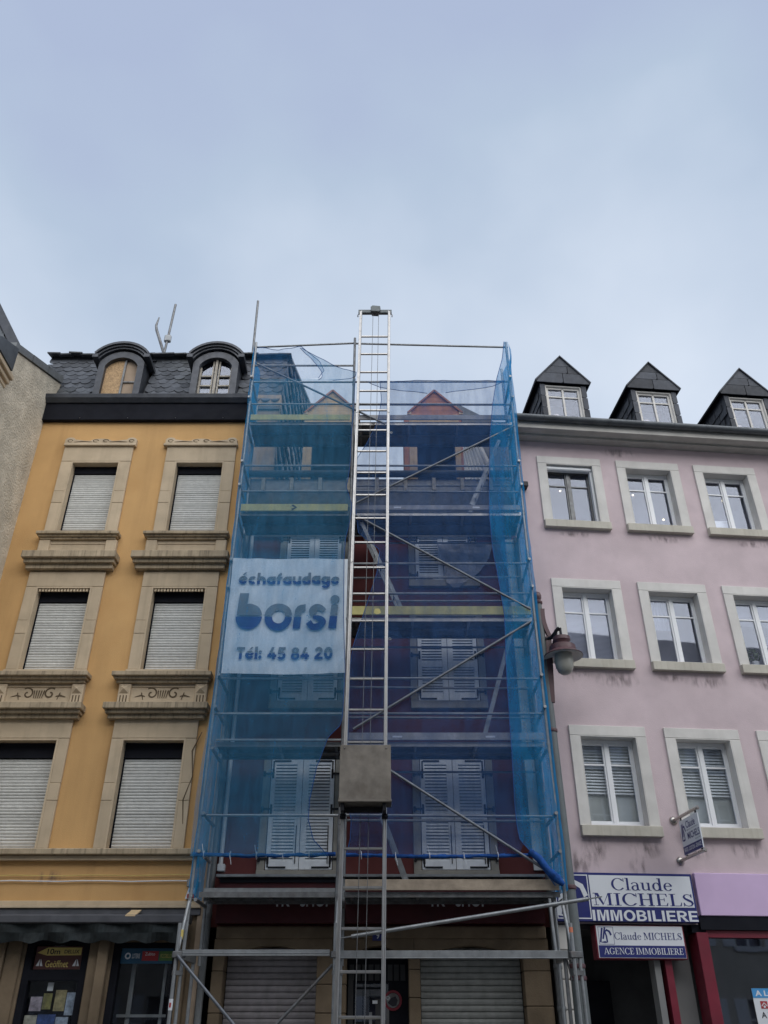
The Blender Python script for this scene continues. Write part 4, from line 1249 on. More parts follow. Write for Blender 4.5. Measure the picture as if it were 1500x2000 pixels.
# strips and pipes at the house edges
MB().box(-2.66, -2.565, FY - .05, FY - .002, .14, 10.2).build('corner_board', M_ply, rh)
MB().path([(-2.50, FY - .10, 10.4), (-2.50, FY - .10, .14)], .05, 10).build('downpipe', M_pipe, rh, smooth=True)
for z in (9.0, 6.9, 5.0, 3.1): MB().lathe([(.056, -.04), (.06, -.03), (.06, .03), (.056, .04)], (-2.50, FY - .10, z), 10).build('pipe_clip', M_pipe, rh, smooth=True)
MB().path([(-2.40, FY - .05, 9.4), (-2.40, FY - .05, 3.78)], .032, 8).build('conduit', M_wpipe, rh, smooth=True)
MB().box(-2.44, -2.33, FY - .10, FY - .003, 3.68, 3.78).build('conduit_box', M_wpipe, rh, bevel=.008)
MB().box(2.20, 2.36, FY - .05, FY - .002, 3.7, 9.3).build('corner_pilaster', M_wst, rh)
MB().path([(2.40, FY - .08, 9.3), (2.40, FY - .08, .14)], .055, 10).build('downpipe', M_pipe, rh, smooth=True)
for z in (6.2, 4.6, 2.45, 1.95): MB().lathe([(.06, -.03), (.066, -.02), (.066, .02), (.06, .03)], (2.40, FY - .08, z), 10).build('pipe_clip', M_pipe, rh, smooth=True)
# shop front: sign box, stone arches, shutters, door
MB().box(-2.36, 2.26, FY - .26, FY - .003, 2.98, 3.56).build('sign_box', M_fascia, rh)
MB().box(-2.40, 2.30, FY - .33, FY - .003, 3.565, 3.605).build('sign_flashing', M_galv, rh, bevel=.006)
MB().box(-2.34, 2.24, FY - .285, FY - .262, 3.50, 3.56).build('sign_trim', M_black, rh)
sy = FY - .262
p0, p1 = at(837, 1771, sy), at(953, 1771, sy)
q0, q1 = at(534, 1764, sy), at(648, 1764, sy)
text_mb('TK   SHOP', p0.x, p1.x, p0.z, p0.z + .185, sy, .02).build('lettering', M_white, rh)
text_mb('TK   SHOP', q0.x, q1.x, p0.z, p0.z + .185, sy, .02).build('lettering', M_white, rh)
ARCH = [(-2.22, -.93), (-.52, .34), (.50, 1.93)]
def arch_cut(x0, x1, zs, rise, n=12):
    c = (x0 + x1) / 2
    return [(x, z) for x, z in arch_pts(c, (x1 - x0) / 2, zs, rise, n)]
MB().box(-2.36, 2.28, FY - .10, FY - .003, 2.80, 2.955).build('shop_cornice', M_gstone, rh, bevel=.012)
xs = [-2.38] + [v for p in ARCH for v in p] + [2.30]
for k in range(0, 8, 2):
    zz = .14
    while zz < 2.60:
        h = random.choice((.34, .42, .5))
        if zz + h > 2.45: h = 2.60 - zz
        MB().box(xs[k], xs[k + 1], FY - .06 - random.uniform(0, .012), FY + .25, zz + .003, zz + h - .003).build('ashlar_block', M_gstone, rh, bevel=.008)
        zz += h
for k, (a, b) in enumerate(ARCH):
    ap = arch_cut(a + .12, b - .12, 2.60, .115)
    l_, r_ = (xs[2 * k] + a) / 2 if k else xs[0], (b + xs[2 * k + 3]) / 2 if k < 2 else xs[-1]
    hood = MB()
    pts = [(l_ + .003, 2.603), (a + .12, 2.603)] + ap[1:-1] + [(b - .12, 2.603), (r_ - .003, 2.603), (r_ - .003, 2.797), (l_ + .003, 2.797)]
    # split the lintel into columns so it stays convex
    cols = [l_ + .003, a + .12] + [p[0] for p in ap[1:-1]] + [b - .12, r_ - .003]
    zl = [2.603, 2.603] + [p[1] for p in ap[1:-1]] + [2.603, 2.603]
    for j in range(len(cols) - 1):
        hood.prism([(cols[j], zl[j]), (cols[j + 1], zl[j + 1]), (cols[j + 1], 2.797), (cols[j], 2.797)], 'y', FY - .065, FY + .25)
    hood.build('arch_lintel', M_gstone, rh)
    if k != 1:
        rs = MB().box(a + .01, b - .01, FY + .20, FY + .22, .14, 2.70).build('roller_shutter', M_shgap, rh)
        me = slat_mesh(b - a - .03, .078, 'slat', mat('shop_shutter_slat_%d' % k, (0.24, 0.225, 0.235) if k == 0 else (0.235, 0.245, 0.235), .55, var=.15, scale=9, patch=.4, pcol=(.12, .115, .115), pscale=5, streak=.25, scol=(.1, .09, .09), rnd=.08), d=.022)
        for j in range(15):
            inst('slat', me, rs, ((a + b) / 2, FY + .19, 1.53 + j * .0785))
a, b = ARCH[1]
dr_ = MB().box(a, b, FY + .245, FY + .26, .14, 2.66).build('shop_door', M_black, rh)
for k in range(9): MB().box(a + .03 + k * .09, a + .10 + k * .09, FY + .228, FY + .243, 2.30, 2.50).build('fan_slat', M_charcoal, dr_)
MB().box(a + .02, a + .09, FY + .20, FY + .243, .14, 2.42).build('stile', M_charcoal, dr_)
MB().add([(a + .12, FY + .235, .4), (b - .28, FY + .235, .4), (b - .28, FY + .235, 2.26), (a + .12, FY + .235, 2.26)], [(0, 1, 2, 3)]).build('pane', M_shopglass, dr_)
for x0_, x1_, m_ in ((-.12, .02, M_charcoal), (.03, .07, M_galvd)): MB().box(x0_, x1_, FY + .2345 - .004, FY + .2335, 1.6, 2.08).build('curtain', m_, dr_)
MB().box(-.16, -.09, FY + .225, FY + .2335, 2.02, 2.06).build('notice', M_white, dr_)
MB().box(-.205, -.165, FY + .225, FY + .2335, 1.70, 1.92).build('opening_hours', M_galv, dr_)
np_ = thing('number_plate', 'dark house number plate reading 9 above the shop door arch', 'number plate', (-.08, FY - .07, 2.8))
c9 = at(738, 1830, FY - .07)
MB().box(c9.x - .075, c9.x + .075, FY - .125, FY - .102, c9.z - .05, c9.z + .075).build('plate', M_navy, np_)
text_mb('9', c9.x - .022, c9.x + .022, c9.z - .03, c9.z + .055, FY - .127, .02).build('numeral', M_white, np_)
rs_ = thing('round_sticker', 'round red and white sticker with a dark animal head on the shop door', 'sticker', (.125, FY + .2, 2.06))
polys_mb(ring(.125, 2.06, .125, .125, .03, .03), lambda u, v: (u, FY + .226, v)).build('rim', mat('sticker_red_ring', (.2, .02, .035), .5), rs_)
MB().prism(arc(.125, 2.06, .09, .09, 0, 345, 23), 'y', FY + .226, FY + .229).build('disc', M_galvd, rs_)
MB().prism([(.05, 2.03), (.10, 2.09), (.16, 2.11), (.19, 2.06), (.17, 2.0), (.12, 1.985)], 'y', FY + .222, FY + .2255).build('head', M_ink, rs_)
# plastic sheet caught on the right shutter under the eaves
pts = [[at(px, py, FY - .09) for px, py in row] for row in (((852, 1062), (880, 1062), (915, 1060), (962, 1064)), ((862, 1088), (885, 1084), (915, 1088), (955, 1090)), ((868, 1112), (890, 1112), (915, 1118), (938, 1116)), ((872, 1138), (886, 1148), (898, 1146), (915, 1132)))]
tm = MB()
for i in range(12):
    for j in range(12):
        def Q(i_, j_):
            u, v = i_ / 12 * 2.999, j_ / 12 * 2.999
            a_, b_ = int(u), int(v)
            fu, fv = u - a_, v - b_
            p = (pts[a_][b_] * (1 - fu) + pts[a_ + 1][b_] * fu) * (1 - fv) + (pts[a_][b_ + 1] * (1 - fu) + pts[a_ + 1][b_ + 1] * fu) * fv
            return p + Vector((0, .06 * noise.noise(p * 7), 0))
        tm.add([Q(i, j), Q(i, j + 1), Q(i + 1, j + 1), Q(i + 1, j)], [(0, 1, 2, 3)])
tag(tm.build('plastic_sheet', M_tarp, smooth=True), 'crumpled grey plastic sheet hanging over the upper right shutter of the maroon house', 'plastic sheet')

# ================================================================== pink house
ph = thing('pink_house', 'pink plastered house with pale stone window frames, at the right of the scaffold', 'building', (PX0, FY, 0), PA)
WC = [1.045, 2.62, 4.19, 5.765]
WZ = [(9.75, 11.06), (7.02, 8.385), (4.34, 5.725)]
HW = .465
holes = [(c - HW, c + HW, z0, z1) for c in WC for z0, z1 in WZ]
wall_sheet(-.14, 9.0, 3.0, 11.72, holes, 0, .30).build('wall', M_pink, ph)
MB().add([(-.14, 0, .1), (-.14, 9, .1), (-.14, 9, 14.5), (-.14, 4.5, 16.2), (-.14, 0, 11.9)], [(0, 1, 2, 3, 4)]).build('gable_wall', M_grst, ph)
btn = [o for o in ph.children if o.name.startswith('gable_wall')][0]
for k in range(14):
    MB().bar((-.19, 1.0 + k * .28, 11.4), (-.19, 2.2 + k * .28, 13.2 + k * .2), .06, .09).build('batten', M_wst, btn)
MB().box(.02, 9.0, .75, .8, 3.0, 11.7).build('interior', M_room, ph)
for z in (9.35, 6.6): MB().box(.02, 9, .32, .74, z, z + .1).build('floor_slab', M_room, ph)
def pink_window(c, z0, z1, row, col):
    a, b = c - HW, c + HW
    w = thing
    fo = .165
    sr = MB().box(a - fo, b + fo, -.035, .002, z1 + .002, z1 + .165).build('window', M_wst, ph, bevel=.005)
    for x0, x1 in ((a - fo, a), (b, b + fo)):
        MB().box(x0, x1, -.035, .002, z0, z1 - .001).build('jamb', M_wst, sr, bevel=.005)
    MB().box(a, a + .012, -.034, .16, z0, z1).box(b - .012, b, -.034, .16, z0, z1).box(a + .012, b - .012, -.034, .16, z1 - .012, z1).build('reveal', M_wst, sr)
    MB().box(a - fo, b + fo, -.10, .16, z0 - .155, z0 - .001).build('sill', M_wsill, sr, bevel=.006)
    y0, y1 = .16, .22
    fr = MB()
    f = .05
    fr.box(a + .012, a + f, y0, y1, z0, z1 - .012).box(b - f, b - .012, y0, y1, z0, z1 - .012).box(a + f, b - f, y0, y1, z1 - f - .012, z1 - .012).box(a + f, b - f, y0 - .02, y1, z0, z0 + .075)
    fr.box(c - .03, c + .03, y0 - .012, y1 - .01, z0 + .076, z1 - f - .013)
    zt = z1 - .085 - (z1 - z0) * .235
    for xa, xb in ((a + f, c - .03), (c + .03, b - f)):
        fr.box(xa, xb, y0 + .008, y1 - .012, zt - .014, zt + .014)
        for (p, q) in ((xa, xa + .028), (xb - .028, xb)): fr.box(p, q, y0 + .004, y1 - .014, z0 + .076, z1 - f - .013)
        fr.box(xa + .028, xb - .028, y0 + .004, y1 - .014, z0 + .076, z0 + .11).box(xa + .028, xb - .028, y0 + .004, y1 - .014, z1 - f - .05, z1 - f - .013)
    pv = M_pvc
    if row == 0 and col == 0: pv = M_galvd
    fr.build('sash', pv, sr, bevel=.003)
    for xa, xb in ((a + f + .02, c - .04), (c + .04, b - f - .02)):
        for za, zb in ((z0 + .09, zt - .01), (zt + .01, z1 - f - .03)):
            MB().box(xa, xb, y0 + .026, y0 + .031, za, zb).build('pane', M_glass, sr)
    if row == 0 and col == 0:
        MB().box(a + .012, b - .012, .02, .14, z1 - .10, z1 - .013).build('screen_case', M_pvc, sr, bevel=.02)
        MB().box(b - .05, b - .013, .05, .14, z0 + .02, z1 - .101).build('screen_rail', M_pvc, sr)
    if row == 2:
        MB().box(a + .02, b - .02, .285, .288, z0, z1).build('reflection_sheet', M_reflect, sr)  # added sheet, its pale tone paints the reflection and brightness of the glass
        bl = MB()
        k = 0
        z = z1 - .08
        while z > z0 + (z1 - z0) * .40:
            bl.add([(a + .05, .236, z), (b - .05, .236, z), (b - .05, .262, z + .030), (a + .05, .262, z + .030)], [(0, 1, 2, 3)])
            z -= .048
        bl.box(a + .05, b - .05, .234, .262, z, z + .022)
        bl.build('blind', M_blind, sr)
    if row == 1 and col in (0, 2):
        bl = MB()
        z = z1 - .06
        while z > (z0 + .03 if col == 0 else z0 + (z1 - z0) * .62):
            bl.add([(a + .05, .236, z), (b - .05, .236, z), (b - .05, .25, z + .019), (a + .05, .25, z + .019)], [(0, 1, 2, 3)])
            z -= .023
        bl.build('blind', M_curtain, sr)
    if row == 1 and col == 1:
        cu = MB()
        for k in range(12):
            xa, xb = a + .05 + .035 * k, a + .05 + .035 * (k + 1)
            cu.add([(xa, .30 + .015 * (k % 2), z0 + .75), (xb, .30 + .015 * ((k + 1) % 2), z0 + .75), (xb, .30 + .015 * ((k + 1) % 2), z1), (xa, .30 + .015 * (k % 2), z1)], [(0, 1, 2, 3)])
        cu.build('curtain', M_curtain, sr, smooth=True)
for ri, (z0, z1) in enumerate(WZ):
    for ci, c in enumerate(WC): pink_window(c, z0, z1, ri, ci)
# soot marks under the sills
for c, z, w_, h_ in ((1.35, 6.70, .9, .34), (.7, 6.74, .6, .22), (2.9, 6.72, .8, .30), (2.3, 6.76, .5, .2), (4.1, 6.72, .9, .3), (.62, 4.02, .5, .4), (1.4, 4.02, .6, .3), (2.2, 4.03, .6, .35), (3.0, 4.04, .7, .3), (1.25, 3.78, .35, .3), (2.62, 9.48, 1.0, .2), (1.0, 9.5, .8, .16), (2.1, 11.42, .8, .25), (.3, 3.8, .8, .5), (4.4, 9.48, .9, .2)):
    MB().add([(c - w_ / 2, -.004, z - h_ / 2), (c + w_ / 2, -.004, z - h_ / 2), (c + w_ / 2, -.004, z + h_ / 2), (c - w_ / 2, -.004, z + h_ / 2)], [(0, 1, 2, 3)]).build('soot_mark', M_soot, ph)
# lamps and things behind the panes
for lab, px, py in (('small lit ceiling lamp behind the dark screened top floor window', 1094, 959), ('small lit lamp behind the left leaf of the middle top floor window', 1236, 967), ('small lit lamp low behind the right leaf of the middle top floor window', 1296, 1015), ('small lit lamp behind the third top floor window', 1411, 978), ('tiny lit lamp at the right edge of the dark screened window', 1153, 986)):
    q = pk(px, py, -.55)
    M4 = Matrix.Translation((PX0, FY, 0)) @ Matrix.Rotation(PA, 4, 'Z')
    wq = M4 @ q
    rr_ = .017 if 'tiny' not in lab else .008
    tag(MB().lathe([(0, -rr_), (rr_ * .7, -rr_ * .7), (rr_, 0), (rr_ * .7, rr_ * .7), (0, rr_)], wq, 10).build('room_lamp', M_bulb, smooth=True), lab, 'lamp')
def world(p): return Matrix.Translation((PX0, FY, 0)) @ Matrix.Rotation(PA, 4, 'Z') @ Vector(p)
q = world(pk(1411, 1030, -.30))
tag(MB().box(q.x - .16, q.x + .16, q.y, q.y + .15, 9.84, q.z + .15).build('storage_box', M_pvc, bevel=.01), 'pale box standing behind the third top floor window of the pink house', 'box')
q = world(pk(1472, 1283, -.34))
pl = thing('potted_plant', 'round pot plant in a white pot on the sill behind the third second floor window', 'plant', (q.x, q.y, 7.1))
MB().lathe([(.05, 0), (.07, .15), (.06, .15)], (q.x, q.y, 7.10), 12).build('pot', M_pvc, pl, smooth=True)
lf = MB()
for k in range(160):
    d_ = Vector((random.gauss(0, 1), random.gauss(0, 1), random.gauss(0, 1))).normalized() * .12
    p = Vector((q.x, q.y, 7.36)) + d_
    t1 = d_.cross(Vector((.3, .5, .8))).normalized() * .02
    t2 = d_.cross(t1).normalized() * .02
    lf.add([p - t1, p - t2, p + t1, p + t2], [(0, 1, 2, 3)])
lf.build('foliage', M_leaf, pl)
# eaves
MB().box(-.12, 9, -.40, .0, 11.625, 11.70).build('soffit', M_soffit, ph)
MB().box(-.12, 9, -.20, -.004, 11.585, 11.623).build('soffit_board', M_soffit, ph)
MB().box(-.13, 9, -.43, -.402, 11.60, 11.83).build('fascia_board', M_soffit, ph)
gp = [(-.43 - .075 + .075 * math.cos(R(180 + 15 * k)), 11.80 + .085 * math.sin(R(180 + 15 * k))) for k in range(13)]
for k in range(14):
    d0 = -.16 + k * .655
    MB().prism(gp + [(-.44, 11.815), (-.575, 11.815)], 'x', d0, d0 + .652).build('gutter_length', M_gutter, ph, smooth=True)
    MB().prism([(a_ - .004 * (1 if a_ < -.5 else -1), b_ - .005) for a_, b_ in gp], 'x', d0 + .62, d0 + .648).build('gutter_joint', M_gutter, ph, smooth=True)
MB().path([(-.08, -.5, 11.72), (-.08, -.5, 11.6), (-.09, -.15, 11.25), (-.09, -.15, 9.6)], .05, 10).build('downpipe', M_pipe, ph, smooth=True)
q = pk(1024, 950, .05)
MB().box(q.x - .06, q.x + .05, -.16, -.003, q.z - .06, q.z + .05).build('bracket', M_iron, ph, bevel=.01)
MB().add([(-.14, -.4, 11.74), (9, -.4, 11.74), (9, 4.5, 15.0), (-.14, 4.5, 15.0)], [(0, 1, 2, 3)]).build('roof', M_pslate, ph)
# slate dormers
sm_c = [MB().prism([(-.14, .0), (.135, .0), (.135, .19), (-.14, .19)], 'x', 0, .012).mesh('cheek_slate', M_pslate, origin=(0, 0, 0))[0]]
for di, dc in enumerate((1.165, 3.10, 5.12, 7.05)):
    z0, ze, za = 11.85, 13.20, 13.85
    bw, hw = .475, .57
    body = MB()
    body.box(dc - .39, dc - .355, 0.02, .2, z0, 13.10).box(dc + .355, dc + .39, .02, .2, z0, 13.10).box(dc - .355, dc + .355, .02, .2, 13.07, 13.10)
    dm = body.build('dormer', M_oldwood if False else M_wst, ph)
    ck = MB()
    for s_ in (-1, 1): ck.box(dc + s_ * (bw - .01) - .01, dc + s_ * (bw - .01) + .01, .03, 2.2, z0, 13.2)
    ck.build('cheek', M_pslate, dm)
    for s_ in (-1, 1):
        n = 4
        for k in range(n + 1):
            p, q_ = z0 + .02 + k * .31, z0 + .02 + k * .31 + .298
            q_ = min(q_, 13.14)
            if q_ - p < .05: continue
            x0, x1 = dc + s_ * .385, dc + s_ * (bw + .012)
            xa, xb = min(x0, x1), max(x0, x1)
            pts = [(xa, p + .02), (xa + .02, p), (xb - .04, p), (xb, p + .03), (xb, q_), (xa, q_)]
            MB().prism(pts, 'y', -.004 - .012 * (n - k) / n, .018 - .012 * (n - k) / n).build('slate', M_pslate, dm)
    # gable slates: three courses
    def hwz(z): return hw * (za - z) / (za - ze)
    for (p, q_), splits in (((13.12, 13.375), (0.0,)), ((13.39, 13.575), (.12,)), ((13.59, 13.85), ())):
        e_ = [-1.0] + list(splits) + [1.0]
        for k in range(len(e_) - 1):
            fa, fb = e_[k], e_[k + 1]
            ba, ta = (hwz(max(p, ze)), max(.001, hwz(q_)))
            xl = dc + (fa * ba if abs(fa) == 1 else fa) + (.014 if k else 0)
            xr = dc + (fb * ba if abs(fb) == 1 else fb)
            tl = dc + (fa * ta if abs(fa) == 1 else fa) + (.014 if k else 0)
            tr_ = dc + (fb * ta if abs(fb) == 1 else fb)
            pts = [(xl, p + .0), (xr - .03, p), (xr, p + .03), (tr_, q_), (tl, q_)]
            pr = .042 + .008 * (2 if p < 13.2 else (1 if p < 13.5 else 0))
            MB().prism(pts, 'y', -pr, -pr + .012).build('gable_slate', M_pslate, dm)
    MB().prism([(dc - hw + .03, ze - .05), (dc + hw - .03, ze - .05), (dc + hw - .03, ze), (dc, za - .03), (dc - hw + .03, ze)], 'y', -.026, 2.4).build('gable_core', M_black, dm)
    for s_ in (-1, 1):
        MB().add([(dc, -.075, za + .02), (dc, 2.6, za + .02), (dc + s_ * (hw + .025), 2.6, ze - .03), (dc + s_ * (hw + .025), -.075, ze - .03), (dc, -.075, za - .012), (dc, 2.6, za - .012), (dc + s_ * (hw + .01), 2.6, ze - .06), (dc + s_ * (hw + .01), -.075, ze - .06)],
                 [(0, 1, 2, 3), (7, 6, 5, 4), (0, 3, 7, 4), (1, 5, 6, 2), (3, 2, 6, 7), (0, 4, 5, 1)]).build('roof_slope', M_pslate, dm)
    for k in range(6):
        for j in range(6):
            y = .17 + j * .30 + (k % 2) * .15
            inst('cheek_slate', sm_c[0], dm, (dc - bw - .034, y, 11.9 + k * .185), (random.uniform(-.02, .02), R(5), 0)) if di < 3 else None
    wf = MB()
    a, b, zt = dc - .355, dc + .355, 13.07
    for xa, xb in ((a, a + .045), (b - .045, b), (dc - .02, dc + .02)): wf.box(xa, xb, .06, .11, z0, zt)
    wf.box(a + .045, b - .045, .06, .11, zt - .045, zt)
    for xa, xb in ((a + .045, dc - .02), (dc + .02, b - .045)): wf.box(xa, xb, .065, .10, 12.83 - .014, 12.83 + .014)
    wf.build('window_frame', M_wst, dm)
    MB().box(a + .02, b - .02, .085, .09, z0, zt - .02).build('pane', M_glass, dm)
    MB().box(a - .1, b + .1, .75, .8, z0, 13.15).build('room_back', M_room, dm)
    if di < 3:
        q = world((dc - .10, .38, 12.17))
        fg = MB().lathe([(.07, 0), (.08, .1), (.045, .17), (.055, .22), (.05, .27), (.065, .30), (.085, .36), (.07, .42), (0, .44)], q, 14)
        tag(fg.build('figurine', M_fig, smooth=True), ('white figurine behind the glass of the dormer nearest the scaffold', 'white figurine behind the glass of the middle slate dormer', 'white figurine behind the glass of the dormer at the right edge')[di], 'figurine')
# ground floor of the pink house
zz = .14
while zz < 2.9:
    h = .36
    MB().box(-.12, .17, -.03, .5, zz + .008, min(zz + h - .008, 2.98)).build('pier_block', M_wst, ph, bevel=.008)
    zz += h
MB().box(-.11, .16, -.015, .5, .14, 2.98).build('pier_core', M_grst, ph)
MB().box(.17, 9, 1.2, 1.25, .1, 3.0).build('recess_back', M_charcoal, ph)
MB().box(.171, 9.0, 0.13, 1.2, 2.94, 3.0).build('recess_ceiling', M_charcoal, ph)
MB().box(.30, .95, 1.1, 1.19, .14, 2.35).build('inner_door', M_black, ph)
MB().box(1.27, 1.36, .05, .25, .14, 2.93).build('pale_post', M_greyin, ph)
MB().box(1.42, 1.52, .02, .20, .14, 2.93).build('maroon_post', M_maroon, ph)
MB().box(1.53, 1.88, .25, .28, .14, 2.93).build('grey_panel', M_greyin, ph)
MB().box(1.92, 2.09, -.06, .25, .14, 2.90).build('maroon_post', M_maroon, ph, bevel=.006)
MB().box(1.88, 2.09, -.02, .12, 2.90, 3.0).build('post_cap', M_black, ph)
MB().box(2.09, 9, -.02, .12, 2.84, 2.93).build('window_head', M_maroon, ph)
MB().add([(2.09, .06, .5), (9, .06, .5), (9, .06, 2.84), (2.09, .06, 2.84)], [(0, 1, 2, 3)]).build('shop_pane', M_shopglass, ph)
MB().box(2.09, 9, -.03, .5, .14, .5).build('stall_riser', M_maroon, ph)
MB().box(2.03, 9, -.09, -.003, 3.115, 3.69).build('shop_fascia', M_lilac, ph, bevel=.008)
MB().box(2.0, 9, -.07, .05, 2.935, 3.112).build('shop_band', M_black, ph)

# ---- signs on the pink house
def rooted(name, lab, cat): return thing(name, lab, cat, (PX0, FY, 0), PA)
sg = rooted('fascia_sign', 'long navy and white sign reading Claude MICHELS IMMOBILIERE above the recessed entrance', 'sign')
a0, a1 = pk(1076, 1702, .12), pk(1348.5, 1708, .12)
b1 = pk(1366, 1802, .12)
X0_, X1_, Z0_, Z1_ = a0.x, b1.x, b1.z, a1.z + .005
MB().box(X0_, X1_, -.12, -.003, Z0_, Z1_).build('board', M_navy, sg, bevel=.004)
m0 = pk(1149, 1708, .125).x
zm = pk(1300, 1774, .125).z
MB().box(m0, X1_ - .03, -.126, -.1205, zm + .012, Z1_ - .035).build('white_panel', M_white, sg)
fy = -.1265
c0, c1 = pk(1194, 1730, .13), pk(1314, 1738, .13)
serif_mb('Claude', c0.x, c1.x, pk(1250, 1739, .13).z, pk(1250, 1716, .13).z, fy).build('lettering', M_navy, sg)
c0, c1 = pk(1160, 1765, .13), pk(1356, 1768, .13)
serif_mb('MICHELS', c0.x, c1.x, pk(1250, 1769, .13).z, pk(1250, 1745, .13).z, fy).build('lettering', M_navy, sg)
c0, c1 = pk(1158, 1790, .125), pk(1366, 1795, .125)
serif_mb('IMMOBILIERE', c0.x, c1.x - .015, pk(1250, 1799, .125).z, pk(1250, 1778, .125).z, -.1225, SANS).build('lettering', M_white, sg)
L0, L1, Lz0, Lz1 = X0_ + .03, m0 - .02, Z0_ + .03, Z1_ - .03
bd = MB()
for p in ((L0, L1, Lz0, Lz0 + .015), (L0, L1, Lz1 - .015, Lz1), (L0, L0 + .015, Lz0 + .015, Lz1 - .015), (L1 - .015, L1, Lz0 + .015, Lz1 - .015)):
    bd.box(p[0], p[1], -.124, -.1205, p[2], p[3])
bd.build('logo_border', M_white, sg)
fit = lambda x0, x1, z0, z1, y: (lambda u, v: (x0 + u * (x1 - x0), y, z0 + v * (z1 - z0)))
polys_mb(LOGO, fit(L0 - .02, L1 + .0, Lz0 - .02, Lz1, -.1225)).build('emblem', M_white, sg)

sg = rooted('door_sign', 'smaller box sign reading Claude MICHELS AGENCE IMMOBILIERE hung in the entrance below the fascia', 'sign')
a0, a1, b0 = pk(1163, 1808, .06), pk(1331, 1811, .06), pk(1335, 1872, .06)
X0_, X1_, Z0_, Z1_ = a0.x, a1.x, b0.z, a0.z
MB().box(X0_ - .02, X1_ + .02, -.06, .14, Z0_ - .015, Z1_ + .012).build('case', M_maroon, sg, bevel=.006)
MB().box(X0_, X1_, -.066, -.0605, Z0_, Z1_).build('face', M_white, sg)
zh = Z0_ + (Z1_ - Z0_) * .385
MB().box(X0_ + .01, X1_ - .004, -.069, -.0665, Z0_ + .006, zh).build('navy_band', M_navy, sg)
w = X1_ - X0_
serif_mb('AGENCE IMMOBILIERE', X0_ + .06 * w, X1_ - .03 * w, Z0_ + .045, zh - .03, -.0695).build('lettering', M_white, sg)
serif_mb('Claude MICHELS', X0_ + .20 * w, X1_ - .02 * w, zh + .075, zh + .165, -.0665).build('lettering', M_navy, sg)
lg = [(X0_ + .025, X0_ + .195 * w, zh + .012, Z1_ - .012)]
polys_mb(LOGO, fit(X0_ + .02 * w, X0_ + .18 * w, zh + .015, Z1_ - .015, -.0675)).build('emblem', M_navy, sg)
bd = MB()
x0, x1, z0, z1 = lg[0]
for p in ((x0, x1, z0, z0 + .005), (x0, x1, z1 - .005, z1), (x0, x0 + .005, z0 + .005, z1 - .005), (x1 - .005, x1, z0 + .005, z1 - .005)): bd.box(p[0], p[1], -.068, -.0665, p[2], p[3])
bd.build('emblem_border', M_navy, sg)

# sign that stands out from the wall
sg = rooted('projecting_sign', 'small white and navy sign hung between two steel bars on the pink wall', 'sign')
sd = 1.90
for z in (4.443, 3.863):
    MB().tube((sd, -.003, z), (sd, -.88, z), .024, 12).build('steel_bar', M_steel, sg, smooth=True)
    MB().path([(sd, -.003, z), (sd, -.015, z), (sd, -.03, z), (sd, -.045, z)], [.065, .062, .05, .026], 14).build('wall_rose', M_steel, sg, smooth=True)
    MB().path([(sd, -.875, z), (sd, -.885, z), (sd, -.90, z)], [.027, .030, .018], 12).build('end_cap', M_steel, sg, smooth=True)
for y in (-.27, -.80):
    MB().box(sd - .006, sd + .006, y - .015, y + .015, 4.375, 4.42).box(sd - .006, sd + .006, y - .015, y + .015, 3.885, 3.92).build('hanger', M_iron, sg)
pl_ = MB().box(sd - .008, sd + .008, -.86, -.20, 3.905, 4.385).build('panel', M_white, sg)
# faces the viewer on its left side (towards -d)
def side(u, v): return (sd - .0085, 0, 0)
def side_mb(mb, y_near, y_far, z0, z1, k):
    """lay flat x-z artwork in [0,1] onto the side of the panel: u runs from the wall outwards"""
    for v in mb.v:
        u, dz, w_ = v.x, v.y, v.z
        v.x, v.y, v.z = sd - .0086 - k + dz, y_near + (y_far - y_near) * u, z0 + (z1 - z0) * w_
    return mb
side_mb(MB().add([(0, 0, 0), (1, 0, 0), (1, 0, 1), (0, 0, 1)], [(0, 1, 2, 3)]), -.205, -.855, 3.908, 4.02, .001).build('navy_band', M_navy, sg)
side_mb(text_mb('VENTES - LOCATIONS - GERANCES', 0.04, .96, 0.3, .8, 0, .015), -.205, -.855, 3.908, 4.02, .002).build('lettering', M_white, sg)
side_mb(text_mb('Claude', 0, 1, 0, 1, 0, .015), -.42, -.74, 4.245, 4.345, .001).build('lettering', M_navy, sg)
side_mb(text_mb('MICHELS', 0, 1, 0, 1, 0, .015), -.42, -.84, 4.09, 4.185, .001).build('lettering', M_navy, sg)
side_mb(text_mb('agence immobilière', 0, 1, 0, 1, 0, 0), -.42, -.82, 4.205, 4.23, .001).build('lettering', M_bgrey, sg)
side_mb(text_mb('depuis 1964', 0, 1, 0, 1, 0, 0), -.66, -.84, 4.045, 4.07, .001).build('lettering', M_bgrey, sg)
lgm = polys_mb(LOGO, lambda u, v: (u, 0, v))
side_mb(lgm, -.215, -.40, 4.07, 4.34, .001).build('emblem', M_navy, sg)

